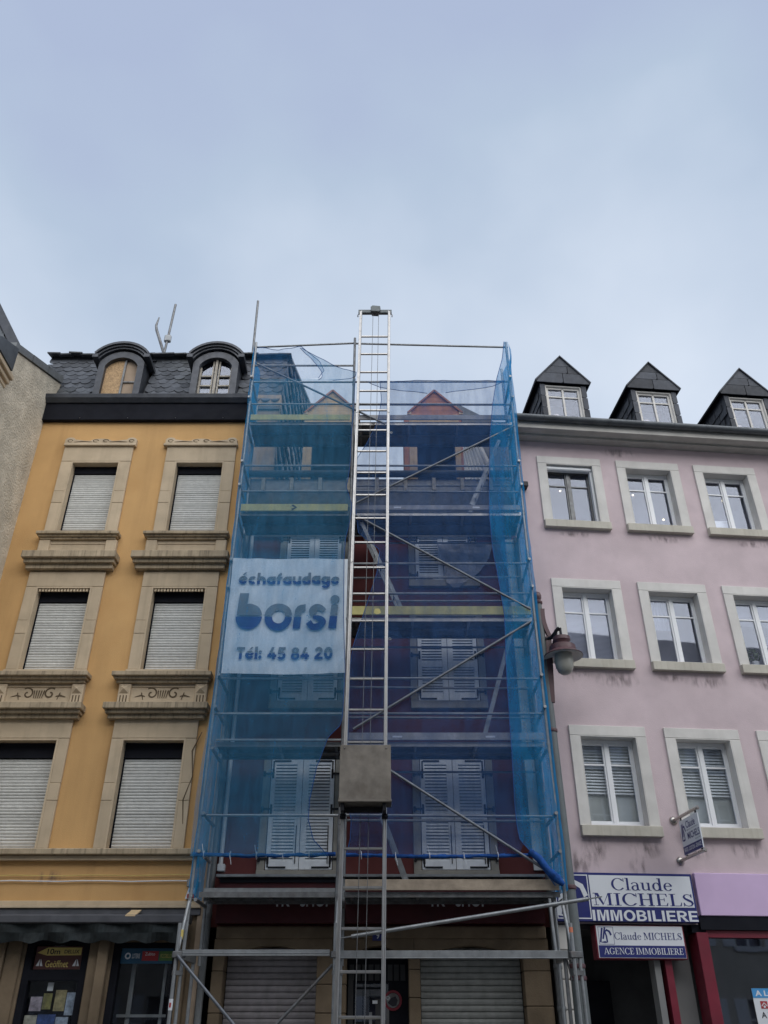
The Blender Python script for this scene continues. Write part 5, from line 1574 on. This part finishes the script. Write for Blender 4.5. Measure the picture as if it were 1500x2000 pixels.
# rental poster in the shop window
sg = rooted('rental_poster', 'white poster with a blue A LOUER header in the shop window at right', 'poster')
q = pk(1470, 1930, .0)
x0, x1, z1 = q.x, q.x + .62, q.z
MB().box(x0, x1, .044, .05, z1 - .75, z1).build('sheet', M_white, sg)
MB().box(x0, x1, .040, .0435, z1 - .115, z1).build('header', M_posterblue, sg)
text_mb('A LOUER', x0 + .04, x1 - .06, z1 - .095, z1 - .025, .0385, .03).build('lettering', M_white, sg)
MB().box(x0 + .09, x0 + .19, .040, .0435, z1 - .245, z1 - .155).build('house_emblem', M_signred, sg)
polys_mb(strip([(x0 + .10, z1 - .215), (x0 + .14, z1 - .175), (x0 + .18, z1 - .215)], [.012] * 3) + rc(x0 + .125, x0 + .155, z1 - .235, z1 - .21), lambda u, v: (u, .0385, v)).build('house_outline', M_white, sg)
text_mb('A VENDRE', x0 + .07, x1 - .05, z1 - .36, z1 - .285, .043, .02).build('lettering', M_ink, sg)
text_mb('Tel 54 00 14', x0 + .07, x1 - .05, z1 - .48, z1 - .42, .043, .02).build('lettering', M_ink, sg) if False else None

# ================================================================== street lamp
PLX, PLY = 2.553, 12.6
lamp = thing('street_lamp', 'grey lamp post with dark red fittings and a frosted lantern before the pink house', 'street lamp', (PLX, PLY, .13))
MB().path([(PLX, PLY, .13), (PLX, PLY, 2.4), (PLX, PLY, 5.55), (PLX, PLY, 7.72)], [.108, .100, .076, .058], 18).build('pole', M_pole, lamp, smooth=True)
MB().lathe([(.062, 7.70), (.075, 7.72), (.075, 7.75), (.058, 7.765), (.05, 7.78), (.066, 7.82), (.07, 7.86), (.055, 7.91), (.02, 7.935), (0, 7.94)], (PLX, PLY, 0), 14).build('finial', M_lred, lamp, smooth=True)
for z, r_ in ((5.58, .088), (3.38, .106), (2.42, .11), (2.28, .11)):
    MB().lathe([(r_ - .012, z - .03), (r_, z - .022), (r_ + .004, z), (r_, z + .022), (r_ - .012, z + .03)], (PLX, PLY, 0), 16).build('collar', M_lred, lamp, smooth=True)
cv = [(1059 + 15.5 * (k / 14) ** 2.1, 1190 + 55 * (k / 14)) for k in range(15)]
cq = [at(px, py, PLY - .03) for px, py in cv]
fin = MB()
vs = []
for q in cq:
    for dx, dy in ((-.034, -.03), (.034, -.03), (.034, .03), (-.034, .03)): vs.append((q.x + dx, q.y + dy, q.z))
nq = len(cq)
fin.add(vs, [(k * 4 + m_, k * 4 + (m_ + 1) % 4, k * 4 + 4 + (m_ + 1) % 4, k * 4 + 4 + m_) for k in range(nq - 1) for m_ in range(4)] + [(0, 1, 2, 3), (nq * 4 - 4, nq * 4 - 3, nq * 4 - 2, nq * 4 - 1)])
fin.build('curved_bracket', M_lred, lamp)
MB().bar(at(1071, 1244, PLY - .03), at(1078, 1372, PLY - .04), .09, .05, (0, 1, 0)).build('lower_bracket', M_lred, lamp)
LCX, LCY = 2.83, 12.42
MB().path([(PLX + .08, PLY - .03, 6.80), (PLX + .17, PLY - .08, 6.98), (LCX - .07, LCY + .03, 7.16), (LCX - .01, LCY, 7.20)], [.026, .026, .03, .036], 8).build('arm', M_iron, lamp, smooth=True)
MB().path([(PLX + .05, PLY - .03, 7.06), (PLX + .15, PLY - .06, 7.09), (LCX - .07, LCY + .03, 7.15)], [.028, .032, .028], 8).build('arm', M_iron, lamp, smooth=True)
MB().path([(LCX, LCY, 7.20), (LCX, LCY, 7.0)], .022, 8).build('hanger', M_iron, lamp, smooth=True)
LZ = -.075
MB().lathe([(.03, 7.13), (.10, 7.125), (.135, 7.11), (.138, 7.05), (.115, 7.02), (.11, 6.985), (.125, 6.97), (.185, 6.965), (.205, 6.95), (.208, 6.87), (.23, 6.855), (.305, 6.80), (.306, 6.79), (.285, 6.795), (.20, 6.83), (.12, 6.85)], (LCX, LCY, LZ), 28).build('shade', M_lred, lamp, smooth=True)
MB().lathe([(.300, 6.786), (.282, 6.792), (.215, 6.818), (.20, 6.826), (.135, 6.826)], (LCX, LCY, LZ - .003), 28).build('reflector', M_wst, lamp, smooth=True)
MB().lathe([(.135, 6.84), (.146, 6.76), (.146, 6.68), (.135, 6.60), (.105, 6.53), (.055, 6.495), (0, 6.488)], (LCX, LCY, LZ), 24).build('globe', M_globe, lamp, smooth=True)

# ================================================================== scaffold
SY0, SY1 = 12.25, 12.98
SX = [-2.52, -0.575, 2.40]
DECK = [3.214, 5.245, 7.254, 9.244, 11.215]
sc = thing('scaffold', 'steel frame scaffold five decks high standing in front of the maroon house', 'scaffold', (0, 12.6, .13))
RT = .0242
def couple(mb, p, r=.036, h=.05): mb.lathe([(r - .01, -h), (r, -h + .008), (r, h - .008), (r - .01, h)], p, 10)
for i, x in enumerate(SX):
    top = (13.24, 13.36, 13.24)[i]
    lean = (.09, .07, -.03)[i]
    mb = MB().path([(x - lean * .9, SY0, 2.45), (x - lean * .5, SY0, 5.3), (x, SY0, 9.2), (x, SY0, top)], RT, 12)
    for z in [d + .02 for d in DECK] + [d + .95 for d in DECK]: couple(mb, (x - lean * .5 * max(0, (9.2 - z) / 4), SY0, z), .029, .03)
    mb.build('standard', M_galv if i != 1 else M_galvd, sc, smooth=True)
    mb = MB().path([(x, SY1, 2.45), (x, SY1, (12.3, 12.3, 13.2)[i])], RT, 12)
    mb.build('standard', M_galv, sc, smooth=True)
    # transoms under each deck and end guard rails
    for d in DECK:
        MB().tube((x, SY0, d - .03), (x, SY1, d - .03), RT, 8).build('transom', M_galv, sc, smooth=True)
        if i != 1:
            for dz in (.5, 1.0):
                MB().tube((x, SY0 - .12, d + dz + .06), (x, SY1 + .06, d + dz + .06), RT, 10).build('end_rail', M_galv, sc, smooth=True)
# guard rails: front
def rail(x0, x1, z0, z1=None, y=SY0 + .044, m=None, r=.0195, name='guard_rail'):
    z1 = z0 if z1 is None else z1
    MB().tube((x0, y, z0), (x1, y, z1), r, 10).build(name, m or M_galv, sc, smooth=True)
for d in DECK:
    for dz in (.5, 1.055):
        j = random.uniform(-.008, .008)
        if d == DECK[0] and dz == .5: continue
        rail(SX[0] - .04, SX[1] + .03, d + dz + j)
        rail(SX[1] - .03, SX[2] + .04, d + dz + j + .004, d + dz - j - .004)
rail(SX[0] - .04, SX[1] + .02, 12.68)
rail(SX[0] - .04, SX[1], 13.16, 13.27)
rail(SX[1], SX[2] + .04, 13.26, 13.16)
# rear rails
for z in (4.37, 5.93, 6.43, 7.97, 8.42, 10.35, 12.3):
    rail(SX[1] - .03, SX[2] + .03, z + random.uniform(-.01, .01), z + random.uniform(-.03, .02), SY1 + .03)
for z in (6.0, 8.05, 9.9): rail(SX[0], SX[1], z, z - .01, SY1 + .03)
for z in (5.07, 7.12, 9.12): rail(SX[1], SX[2], z, z, SY1 + .035, None, .017)
# decks: two steel framed planks per bay, board underside, ribs, end hooks
for di, d in enumerate(DECK):
    for bi in range(2):
        x0, x1 = SX[bi] + .035, SX[bi + 1] - .035
        for pi in range(2):
            ya = SY0 + .03 + pi * .345
            pk_ = MB().box(x0, x1, ya + .012, ya + .325, d + .045, d + .062)
            dk_ = pk_.build('deck_board', M_deck, sc)
            fr = MB().box(x0, x1, ya, ya + .011, d, d + .068).box(x0, x1, ya + .326, ya + .337, d, d + .068)
            n = 3 if bi == 0 else 4
            for k in range(n):
                x = x0 + .1 + (x1 - x0 - .2) * k / (n - 1)
                fr.box(x - .02, x + .02, ya + .0115, ya + .3255, d + .012, d + .044)
            fr.build('deck_frame', (M_alu if (bi == 1 and di > 0) else M_galvd) if pi == 0 else M_galvd, dk_)
def toe(bi, z0, z1, m, name='toe_board', y=SY0 - .03, lab=None):
    return MB().box(SX[bi] + .05, SX[bi + 1] - .05, y, y + .028, z0, z1).build(name, m, sc, bevel=.004, label=lab)
toe(0, DECK[4] + .075, DECK[4] + .20, M_ytoe, lab='yellow toe board')
t_ = toe(0, DECK[3] + .06, DECK[3] + .20, M_ytoe, lab='yellow toe board with a black arrow')
q = at(576, 991, SY0 - .03)
polys_mb(strip([(q.x - .05, q.z + .045), (q.x + .02, q.z), (q.x - .05, q.z - .045)], [.04, .04, .04]), lambda u, v: (u, SY0 - .0335, v)).build('arrow_mark', M_ink, t_)
toe(1, DECK[4] + .08, DECK[4] + .19, M_gtoe)
t_ = toe(1, DECK[3] + .08, DECK[3] + .175, M_gtoe)
for px in (776, 930): MB().box(at(px, 990, 12.2).x - .06, at(px, 990, 12.2).x + .06, SY0 - .034, SY0 - .0305, DECK[3] + .11, DECK[3] + .14).build('paper_label', M_white, t_)
toe(1, DECK[2] + .09, DECK[2] + .24, M_ytoe, lab='yellow toe board')
t_ = toe(1, DECK[1] + .08, DECK[1] + .19, M_gtoe)
for px in (776, 958): MB().box(at(px, 1436, 12.2).x - .07, at(px, 1436, 12.2).x + .07, SY0 - .034, SY0 - .0305, DECK[1] + .115, DECK[1] + .14).build('paper_label', M_white, t_)
toe(1, DECK[0] + .08, DECK[0] + .215, M_wood, lab='weathered wooden toe board')
toe(0, DECK[0] + .085, DECK[0] + .14, M_galv, y=SY0 + .2)
toe(0, DECK[1] + .07, DECK[1] + .10, M_galv)
# diagonals on the outer face, flattened bolted ends
def brace(p, q, y=SY0 - .10, m=None, r=.0195, name='diagonal_brace'):
    a, b = at(*p, y), at(*q, y)
    MB().path([a, b], r, 10).build(name, m or M_brace, sc, smooth=True)
brace((748, 1496), (1102, 1722))
brace((690, 1424), (1036, 1214))
brace((694, 1006), (1036, 1190))
brace((692, 984), (1004, 832))
brace((502, 710), (752, 828), SY0 - .06)
# stack of lower walkway frames, ledgers and braces
BY = 11.86
for i, x in enumerate((-2.60, -.615, 2.375)):
    mb = MB().path([(x, BY, .16), (x, BY, 2.86)], RT, 10)
    mb.box(x - .07, x + .07, BY - .07, BY + .07, .131, .141)
    mb.build('walkway_leg', M_galv, sc, smooth=True)
    MB().path([(x + .075, BY + .02, 1.5), (x + .075, BY + .02, 2.52)], RT * .9, 10).build('walkway_leg', M_galv, sc, smooth=True)
    MB().bar((x - .03, BY, 2.30), (x + .10, BY + .02, 2.30), .05, .05).build('frame_gusset', M_galvd, sc)
    MB().bar((x - .05, BY - .02, 2.50), (x + .11, BY + .03, 2.50), .07, .075).build('frame_head', M_galvd, sc, bevel=.008)
    MB().bar((x, BY, 2.52), (x, 13.0, 2.52), .05, .09).build('walkway_transom', M_galv, sc)
    MB().path([(x, 12.96, .16), (x, 12.96, 2.5)], RT, 10).build('walkway_leg', M_galv, sc, smooth=True)
    MB().path([(x, BY + .02, 2.5), (x - .0, SY0, 3.16)], RT, 10).build('outrigger', M_galv, sc, smooth=True)
mb = MB()
for s_ in (-1, 1): mb.tube((2.30 + .05 + s_ * .05, BY + .06, 2.44), (2.35 + s_ * .015, BY + .06, 2.22), .012, 6)
mb.build('truss_strut', M_galvd, sc)
MB().path([(2.27, BY + .05, .16), (2.27, BY + .05, 2.46)], RT, 10).build('walkway_leg', M_galvd, sc, smooth=True)
MB().path([(2.22, 12.2, 2.55), (2.22, 12.3, 3.2)], .022, 10).build('spigot', M_galv, sc, smooth=True)
MB().box(-2.52, -.68, BY - .03, BY + .03, 2.485, 2.555).box(-2.52, -.68, BY - .034, BY - .0302, 2.512, 2.524).build('walkway_beam', M_galv, sc, bevel=.006)
MB().box(-.55, 2.30, BY - .03, BY + .03, 2.455, 2.545).box(-.55, 2.30, BY - .04, BY - .0302, 2.455, 2.468).build('walkway_beam', M_galv, sc, bevel=.006)
brace((346, 1866), (480, 2030), BY - .04)
brace((650, 1884), (470, 2075), BY + .1, M_galvd)
a, b = at(668, 1832, BY - .05), at(1172, 1752, BY - .05)
d_ = (b - a).normalized()
MB().path([a + d_ * .12, b - d_ * .16], .0245, 12).build('long_tube', M_galv, sc, smooth=True)
MB().bar(a - d_ * .02, a + d_ * .14, .012, .07, (0, 1, 0)).bar(b - d_ * .18, b + d_ * .02, .012, .055, (0, 1, 0)).build('flat_tube_end', M_galv, sc)
# stickers on the left leg
q = at(361, 1800, 12.0)
MB().lathe([(.0265, -.055), (.0265, .055)], (-2.60, BY + .14, 2.74), 12).build('yellow_sticker', M_lemon, sc)
MB().lathe([(.0262, -.06), (.0262, .06)], (-2.60, BY, 1.96), 12).build('white_sticker', M_white, sc)
MB().box(-2.612, -2.59, BY - .0285, BY - .0268, 1.93, 1.98).build('red_mark', M_signred, sc)
MB().lathe([(.0262, -.03), (.0262, .03)], (2.375, BY, 2.78), 10).build('orange_mark', M_orange, sc)
# aluminium access ladders between the decks
def alu_ladder(p, q, y0, y1, lab):
    a, b = at(*p, y0), at(*q, y1)
    t = thing('access_ladder', lab, 'ladder', b, group='ladders between the scaffold decks')
    d = (a - b)
    n = int(d.length / .27)
    s_ = Vector((.0, .32, .0))
    for k in (0, 1): MB().bar(b + s_ * k * .85, a + s_ * k * .85, .06, .025, (0, 1, 0)).build('stile', M_galv, t)
    for k in range(1, n):
        c = b + d * (k / n)
        MB().tube(c, c + s_ * .85, .011, 6).build('rung', M_galvd, t, smooth=True)
alu_ladder((706, 1020), (783, 1186), 12.42, 12.42, 'aluminium ladder leaning up behind the hoist rails under the fourth deck')
alu_ladder((1003, 1218), (948, 1432), 12.42, 12.42, 'aluminium ladder leaning right between second and third deck beside the right shutters')
alu_ladder((975, 860), (920, 986), 12.42, 12.42, 'aluminium ladder leaning right up to the top deck')
alu_ladder((745, 1588), (795, 1722), 12.42, 12.42, 'aluminium ladder foot on the lowest deck right of the hoist box')

# ================================================================== inclined hoist
def hp(f, side):         # f in metres of height, side 0 left, 1 right
    k = (f - 1.74) / (13.87 - 1.74)
    xl, xr = -.569 + k * (.111), -.012 + k * .114
    return Vector((xl + (xr - xl) * side, 11.57 + k * .48, f))
ho = thing('hoist_ladder', 'tall aluminium ladder hoist track rising past the scaffold top with a pulley head', 'ladder hoist', (-.3, 11.5, .13))
for s_ in (0, 1):
    dx = Vector((.012 * (1 - 2 * s_), 0, 0))
    for z0, z1 in ((.14, 4.1), (4.103, 8.05), (8.053, 11.2), (11.203, 13.86)):
        MB().bar(hp(z0, s_), hp(z1, s_), .052, .085, (0, 1, 0)).bar(hp(z0, s_) + Vector((0, -.05, 0)) + dx, hp(z1, s_) + Vector((0, -.05, 0)) + dx, .022, .022, (0, 1, 0)).build('rail', M_alu, ho, bevel=.005)
z = .40
while z < 13.6:
    MB().bar(hp(z, 0.04), hp(z, .96), .034, .034).build('rung', M_alu, ho, bevel=.006)
    z += .4735
t0, t1 = hp(13.87, -.09), hp(13.87, 1.09)
MB().bar(t0, t1, .07, .085).build('head_beam', M_pole, ho, bevel=.006)
for s_ in (-.10, 1.10): MB().path([hp(13.80, s_), hp(13.76, s_ * 1.02 - .01), hp(13.74, s_)], .012, 6).build('hook', M_galvd, ho, smooth=True)
c = hp(13.89, .52)
MB().prism([(c.x - .09, c.z - .07), (c.x + .07, c.z - .08), (c.x + .10, c.z - .02), (c.x + .09, c.z + .07), (c.x - .06, c.z + .09), (c.x - .10, c.z + .05)], 'y', c.y - .09, c.y - .04).prism([(c.x - .08, c.z - .06), (c.x + .06, c.z - .07), (c.x + .08, c.z + .06), (c.x - .05, c.z + .07)], 'y', c.y + .04, c.y + .07).build('pulley_plate', M_pole, ho, bevel=.008)
MB().path([(c.x, c.y - .04, c.z), (c.x, c.y + .04, c.z)], .06, 14).build('pulley_wheel', M_galvd, ho, smooth=True)
for s_ in (.43, .63): MB().tube(hp(.3, s_ - .02) + Vector((0, -.02, 0)), hp(13.85, s_) + Vector((0, -.02, 0)), .0045, 6).build('cable', M_galvd, ho)
for z in (10.75, 6.72, 2.02):
    p = hp(z, 1) + Vector((.055, -.02, 0))
    MB().path([p + Vector((.02 * math.cos(R(40 * k)), 0, .016 * math.sin(R(40 * k)))) for k in range(10)], .005, 5).build('pin_ring', M_galv, ho)
p, q = hp(1.68, .08), hp(1.68, .92)
MB().bar(p, q, .02, .14).build('yellow_plate', M_ytoe, ho)
hb = thing('hoist_box', 'scuffed brown grey plywood box platform hanging on the hoist track', 'hoist platform', (-.25, 11.45, 4.2))
MB().box(-.592, .092, 11.29, 11.312, 4.26, 4.975).build('front_panel', M_lift, hb, bevel=.004)
MB().box(.072, .092, 11.313, 11.60, 4.26, 4.60).box(-.592, -.572, 11.313, 11.60, 4.26, 4.60).build('side_panel', M_lift, hb)
MB().box(-.60, .10, 11.27, 11.60, 4.225, 4.258).build('floor', M_lift, hb, bevel=.004)
MB().box(-.57, -.52, 11.32, 11.66, 4.12, 4.222).box(-.02, .03, 11.32, 11.66, 4.12, 4.222).box(-.519, -.021, 11.50, 11.55, 4.14, 4.21).build('carriage', M_iron, hb, bevel=.006)
for x in (-.53, .03): MB().lathe([(0, -.012), (.012, 0), (0, .012)], (x, 11.287, 4.93), 8).build('bolt', M_alu, hb)
for s_ in (0, 1):
    p = hp(4.13, s_)
    MB().path([(p.x - .04, p.y - .07, 4.11), (p.x + .04, p.y - .07, 4.11)], .035, 10).build('roller', M_iron, hb, smooth=True)

# ================================================================== nets and banner
XL, XR = -6, 1
def interp(rows, y):
    for i in range(len(rows) - 1):
        if rows[i][0] <= y <= rows[i + 1][0]:
            f = (y - rows[i][0]) / max(1e-6, rows[i + 1][0] - rows[i][0])
            return [rows[i][k] + (rows[i + 1][k] - rows[i][k]) * f for k in range(len(rows[i]))]
    return rows[-1]
def bulge(p, amp, seed=0.0):
    q = Vector((p.x * .9 + seed, 0, p.z * .8))
    f = amp * noise.noise(q * 1.6) + amp * .6 * noise.noise(Vector((p.x * 6 + seed, 3, p.z * .9))) + amp * .4 * noise.noise(Vector((p.x * 2, 9, p.z * 7 + seed)))
    return f
def net(name, lab, rows, Y, nx, ny, m, amp, seed, hems=(1, 1), top=None, group='blue debris nets on the scaffold', cat='safety net'):
    ya, yb = rows[0][0], rows[-1][0]
    G = []
    for j in range(ny + 1):
        py = ya + (yb - ya) * j / ny
        r_ = interp(rows, py)
        line = []
        for i in range(nx + 1):
            px = r_[1] + (r_[2] - r_[1]) * i / nx
            pp = py
            if top:
                tt = interp(top, px)[1]
                pp = tt + (yb - tt) * j / ny if True else py
                r2 = interp(rows, max(ya, min(yb, pp)))
                px2 = r2[1] + (r2[2] - r2[1]) * i / nx
                p = at(px2, pp, Y)
            else:
                p = at(px, pp, Y)
            p.y -= bulge(p, amp, seed)
            line.append(p)
        G.append(line)
    mb = MB()
    vs = [p for l in G for p in l]
    fs = [(j * (nx + 1) + i, j * (nx + 1) + i + 1, (j + 1) * (nx + 1) + i + 1, (j + 1) * (nx + 1) + i) for j in range(ny) for i in range(nx)]
    mb.add(vs, fs)
    o = tag(mb.build(name, m, smooth=True), lab, cat, group)
    if hems[0]: MB().path([l[0] for l in G], .006, 5).build('hem', M_seam, o)
    if hems[1]: MB().path([l[-1] for l in G], .006, 5).build('hem', M_seam, o)
    if len(hems) > 2 and hems[2]: MB().path(G[0], .006, 5).build('hem', M_seam, o)
    return o, G
rowsL = [(672, 503, 590), (700, 500, 645), (730, 498, 693), (740, 497, 694), (810, 489, 690), (850, 484, 686), (900, 480, 684), (935, 475, 680), (950, 473, 676), (985, 468, 687), (1010, 465, 685), (1050, 460, 675),
         (1092, 455, 672), (1200, 443, 671), (1310, 430, 674), (1400, 415, 669), (1417, 412, 664), (1440, 408, 640), (1500, 398, 618), (1560, 388, 605), (1600, 384, 602), (1640, 380, 612), (1672, 377, 641)]
net('safety_net', 'pale blue debris net over the left scaffold bay, hanging in front of the white banner', [(r[0], r[1] + XL, r[2]) for r in [(740, 497, 694)] + rowsL[4:]], 12.115, 40, 150, M_netL, .030, 1.3, (0, 1))
net('safety_net', 'thin blue net flap sagging from the top left scaffold rail', [(676, 503, 588), (690, 501, 605), (708, 500, 625), (725, 499, 633), (740, 497, 622)], 12.165, 24, 20, M_netT, .04, 4.4, (0, 1, 1),
    top=[(495, 674), (515, 680), (540, 685), (583, 677), (640, 680)])
net('safety_net', 'small darker blue net flap drooping towards the middle standard near the top', [(679, 586, 589), (700, 608, 626), (715, 620, 655), (727, 628, 696), (738, 630, 694), (743, 622, 650)], 12.14, 16, 16, M_netL, .03, 8.4, (1, 1, 0))
rowsR = [(744, 742, 986), (780, 745, 988), (812, 740, 992), (832, 734, 996), (868, 715, 990), (905, 692, 985), (950, 690, 985), (1040, 700, 985), (1074, 742, 990), (1120, 736, 995), (1180, 716, 1000), (1262, 690, 1005), (1300, 684, 1008), (1420, 680, 1015), (1560, 676, 1020), (1600, 686, 1022), (1640, 684, 1024), (1670, 676, 1015)]
net('safety_net', 'dark royal blue debris net across the right scaffold bay behind the hoist', rowsR, 12.19, 44, 150, M_netR, .030, 2.7, (1, 0, 1),
    top=[(690, 744), (760, 745), (800, 744), (986, 744)])
net('safety_net', 'loose blue net fold hanging in a swag under the top right rail', [(745, 716, 985), (752, 730, 970), (758, 745, 940), (764, 800, 890), (768, 835, 870)], 12.16, 30, 8, M_netT, .03, 6.1, (1, 1, 0))
rowsC = [(668, 984, 991), (700, 981, 994), (740, 970, 998), (790, 962, 1003), (850, 957, 1008), (1000, 955, 1020), (1070, 962, 1027), (1092, 966, 1039), (1110, 970, 1036), (1200, 985, 1040), (1330, 990, 1055), (1450, 998, 1068), (1560, 1005, 1082), (1580, 1007, 1088), (1610, 1010, 1086), (1640, 1016, 1090), (1668, 1040, 1094), (1700, 1062, 1099), (1730, 1085, 1101)]
net('safety_net', 'bright blue corner net folded round the right front edge of the scaffold', [(r[0], r[1], r[2] + XR) for r in rowsC], 12.145, 16, 150, M_netC, .034, 5.2, (1, 0))
def side_net(x, lab, seed, z0, z1, y0=12.165, y1=13.12, lean=0):
    mb = MB()
    nx, nz_ = 12, 90
    vs = []
    for j in range(nz_ + 1):
        z = z0 + (z1 - z0) * j / nz_
        for i in range(nx + 1):
            y = y0 + (y1 - y0) * i / nx
            f = math.sin(math.pi * i / nx)
            dx = f * .10 * noise.noise(Vector((seed, y * 1.5, z * .8))) + .05 * noise.noise(Vector((seed, y * 5, z * 2.5))) * (.3 + f)
            vs.append((x + dx - lean * max(0, (9.2 - z) / 6.0), y + .02 * noise.noise(Vector((seed, 1, z * 2))), z))
    mb.add(vs, [(j * (nx + 1) + i, j * (nx + 1) + i + 1, (j + 1) * (nx + 1) + i + 1, (j + 1) * (nx + 1) + i) for j in range(nz_) for i in range(nx)])
    return tag(mb.build('safety_net', M_netS, smooth=True), lab, 'safety net', 'blue debris nets on the scaffold')
side_net(-2.545, 'saturated blue side net closing the left end of the scaffold beside the ochre house', 3.1, 3.27, 13.1, lean=.06)
side_net(2.445, 'saturated blue side net closing the right end of the scaffold beside the pink house', 7.7, 3.3, 13.15, lean=-.02)
# net gathered in a roll along the first guard rail
def roll(x0, x1, z, lab, seed):
    n = 60
    pts, rr_ = [], []
    for i in range(n + 1):
        f = i / n
        pts.append((x0 + (x1 - x0) * f, SY0 - .05 + .008 * noise.noise((f * 14, seed, 0)), z + .012 * noise.noise((f * 9, seed, 2)) - .02 * math.sin(math.pi * f)))
        rr_.append(.025 + .012 * noise.noise((f * 22, seed, 5)))
    mb = MB().path(pts, rr_, 10)
    for v in mb.v: v += Vector((0, .006 * noise.noise(v * 22), .006 * noise.noise(v * 25 + Vector((5, 5, 5)))))
    o = tag(mb.build('net_roll', M_blueroll, smooth=True), lab, 'rolled net')
    for i in range(5, n, 11):
        MB().lathe([(.05, -.004), (.053, 0), (.05, .004)], (0, 0, 0), 10)
        p = Vector(pts[i])
        MB().path([p + Vector((0, .05 * math.cos(R(30 * k)), .05 * math.sin(R(30 * k)))) for k in range(13)], .004, 4).path([p + Vector((0, -.05, 0)), p + Vector((.03 * (-1) ** i, -.06, .13 if i % 2 else -.13))], .003, 4).build('cable_tie', M_white, o)
roll(-2.62, -.66, 3.745, 'blue net rolled up and tied along the lowest guard rail of the left bay', 1.0)
roll(-.52, 2.02, 3.735, 'darker blue net rolled up and tied along the lowest guard rail of the right bay', 2.0)
# bunched net at the lower right corner
pts = [at(px, py, 12.12) for px, py in ((1034, 1662), (1052, 1676), (1070, 1700), (1088, 1716), (1101, 1728))]
tag(MB().path(pts, [.04, .05, .05, .06, .03], 10).build('net_roll', M_blueroll, smooth=True), 'bunched end of blue net at the lower right corner of the scaffold', 'rolled net')
# banner behind the left net
BX0, BX1, BZ0, BZ1 = -2.50, -.60, 6.36, 8.36
def by(x, z):
    return 12.216 + .010 * math.sin(x * 5.1 + z * 1.3) + .018 * noise.noise(Vector((x * 2.2 + z * .5, 2.0, z * 1.2))) + .020 * noise.noise(Vector((x * 5 - z * 3.5, 5, z * 1.6)))
mb = MB()
n = 60
vs = []
for j in range(n + 1):
    z = BZ0 + (BZ1 - BZ0) * j / n
    for i in range(n + 1):
        x = BX0 + (BX1 - BX0) * i / n
        zz = z - .02 * math.sin(math.pi * i / n) * (1 - j / n)
        vs.append((x, by(x, zz), zz))
mb.add(vs, [(j * (n + 1) + i, j * (n + 1) + i + 1, (j + 1) * (n + 1) + i + 1, (j + 1) * (n + 1) + i) for j in range(n) for i in range(n)])
bn = tag(mb.build('banner', M_banner, smooth=True), 'white scaffolding banner with two-tone grey and blue lettering behind the blue net', 'banner')
byl = lambda x, z: by(x, z) - .021
a, b = at(466, 1141.5, 12.2), at(664, 1120, 12.2)
geo_mb('échafaudage', a.x, b.x, a.z, b.z + .01, byl, .46).build('lettering', [M_bgrey, M_bblue], bn)
a, b = at(461, 1288, 12.2), at(650, 1264, 12.2)
geo_mb('Tél: 45 84 20', a.x, b.x, a.z, b.z, byl, .74).build('lettering', [M_bgrey, M_bblue], bn)
# the big word, drawn letter by letter (u right, v up, from a 872 x 307 drawing)
UP, LO = [], []
UP += [[(272, 768), (352, 768), (345, 862), (345, 955), (262, 955)]]
bt = arc(365, 965, 111, 106, -95, -6, 10)
UP += [[(345, 955), (345, 862)] + [(x, y) for x, y in bt] + [(475, 955)]]
LO += [arc(365, 966, 111, 109, 0, 180, 18)]
for s_, lst in ((-1, UP), (1, LO)):
    o_ = arc(612, 960, 115, 102 if s_ < 0 else 114, 0, 180 * s_, 16)
    i_ = arc(614, 960, 54, 46 if s_ < 0 else 54, 0, 180 * s_, 16)
    g_ = 5 * s_
    for k in range(16): lst.append([(o_[k][0], o_[k][1] + g_), (o_[k + 1][0], o_[k + 1][1] + g_), (i_[k + 1][0], i_[k + 1][1] + g_), (i_[k][0], i_[k][1] + g_)])
UP += [[(746, 955), (752, 905), (808, 905), (806, 955)], [(752, 905), (768, 880), (795, 866), (838, 860), (838, 918), (815, 922), (808, 905)]]
LO += [[(743, 966), (806, 966), (800, 1066), (738, 1062)]]
UP += smooth_strip([(1000, 922), (968, 896), (930, 890), (898, 915), (915, 950)], [40, 48, 54, 58, 70])
LO += smooth_strip([(905, 972), (955, 982), (988, 1010), (958, 1045), (905, 1050), (868, 1012)], [22, 46, 58, 56, 52, 50])
UP += [[(1056, 868), (1113, 866), (1110, 952), (1048, 952)], arc(1085, 820, 39, 37, 0, 345, 22)]
LO += [[(1046, 964), (1109, 964), (1102, 1066), (1036, 1062)]]
za, zb = at(560, 980 + 1075 / 4.286, 12.2).z, at(560, 980 + 768 / 4.286, 12.2).z
xa, xb = at(459, 1215, 12.2).x, at(662.3, 1215, 12.2).x
def bxz(u, v):
    x = xa + (u - 253) / 872 * (xb - xa)
    z = zb - (v - 768) / 307 * (zb - za)
    return (x, byl(x, z) - .004, z)
wm = polys_mb(UP, bxz, 0, None, .0001)
wm = polys_mb(LO, bxz, 1, wm, .0001)
wm.build('lettering', [M_bgrey, M_bblue], bn)
print('OBJECTS', len(bpy.data.objects))
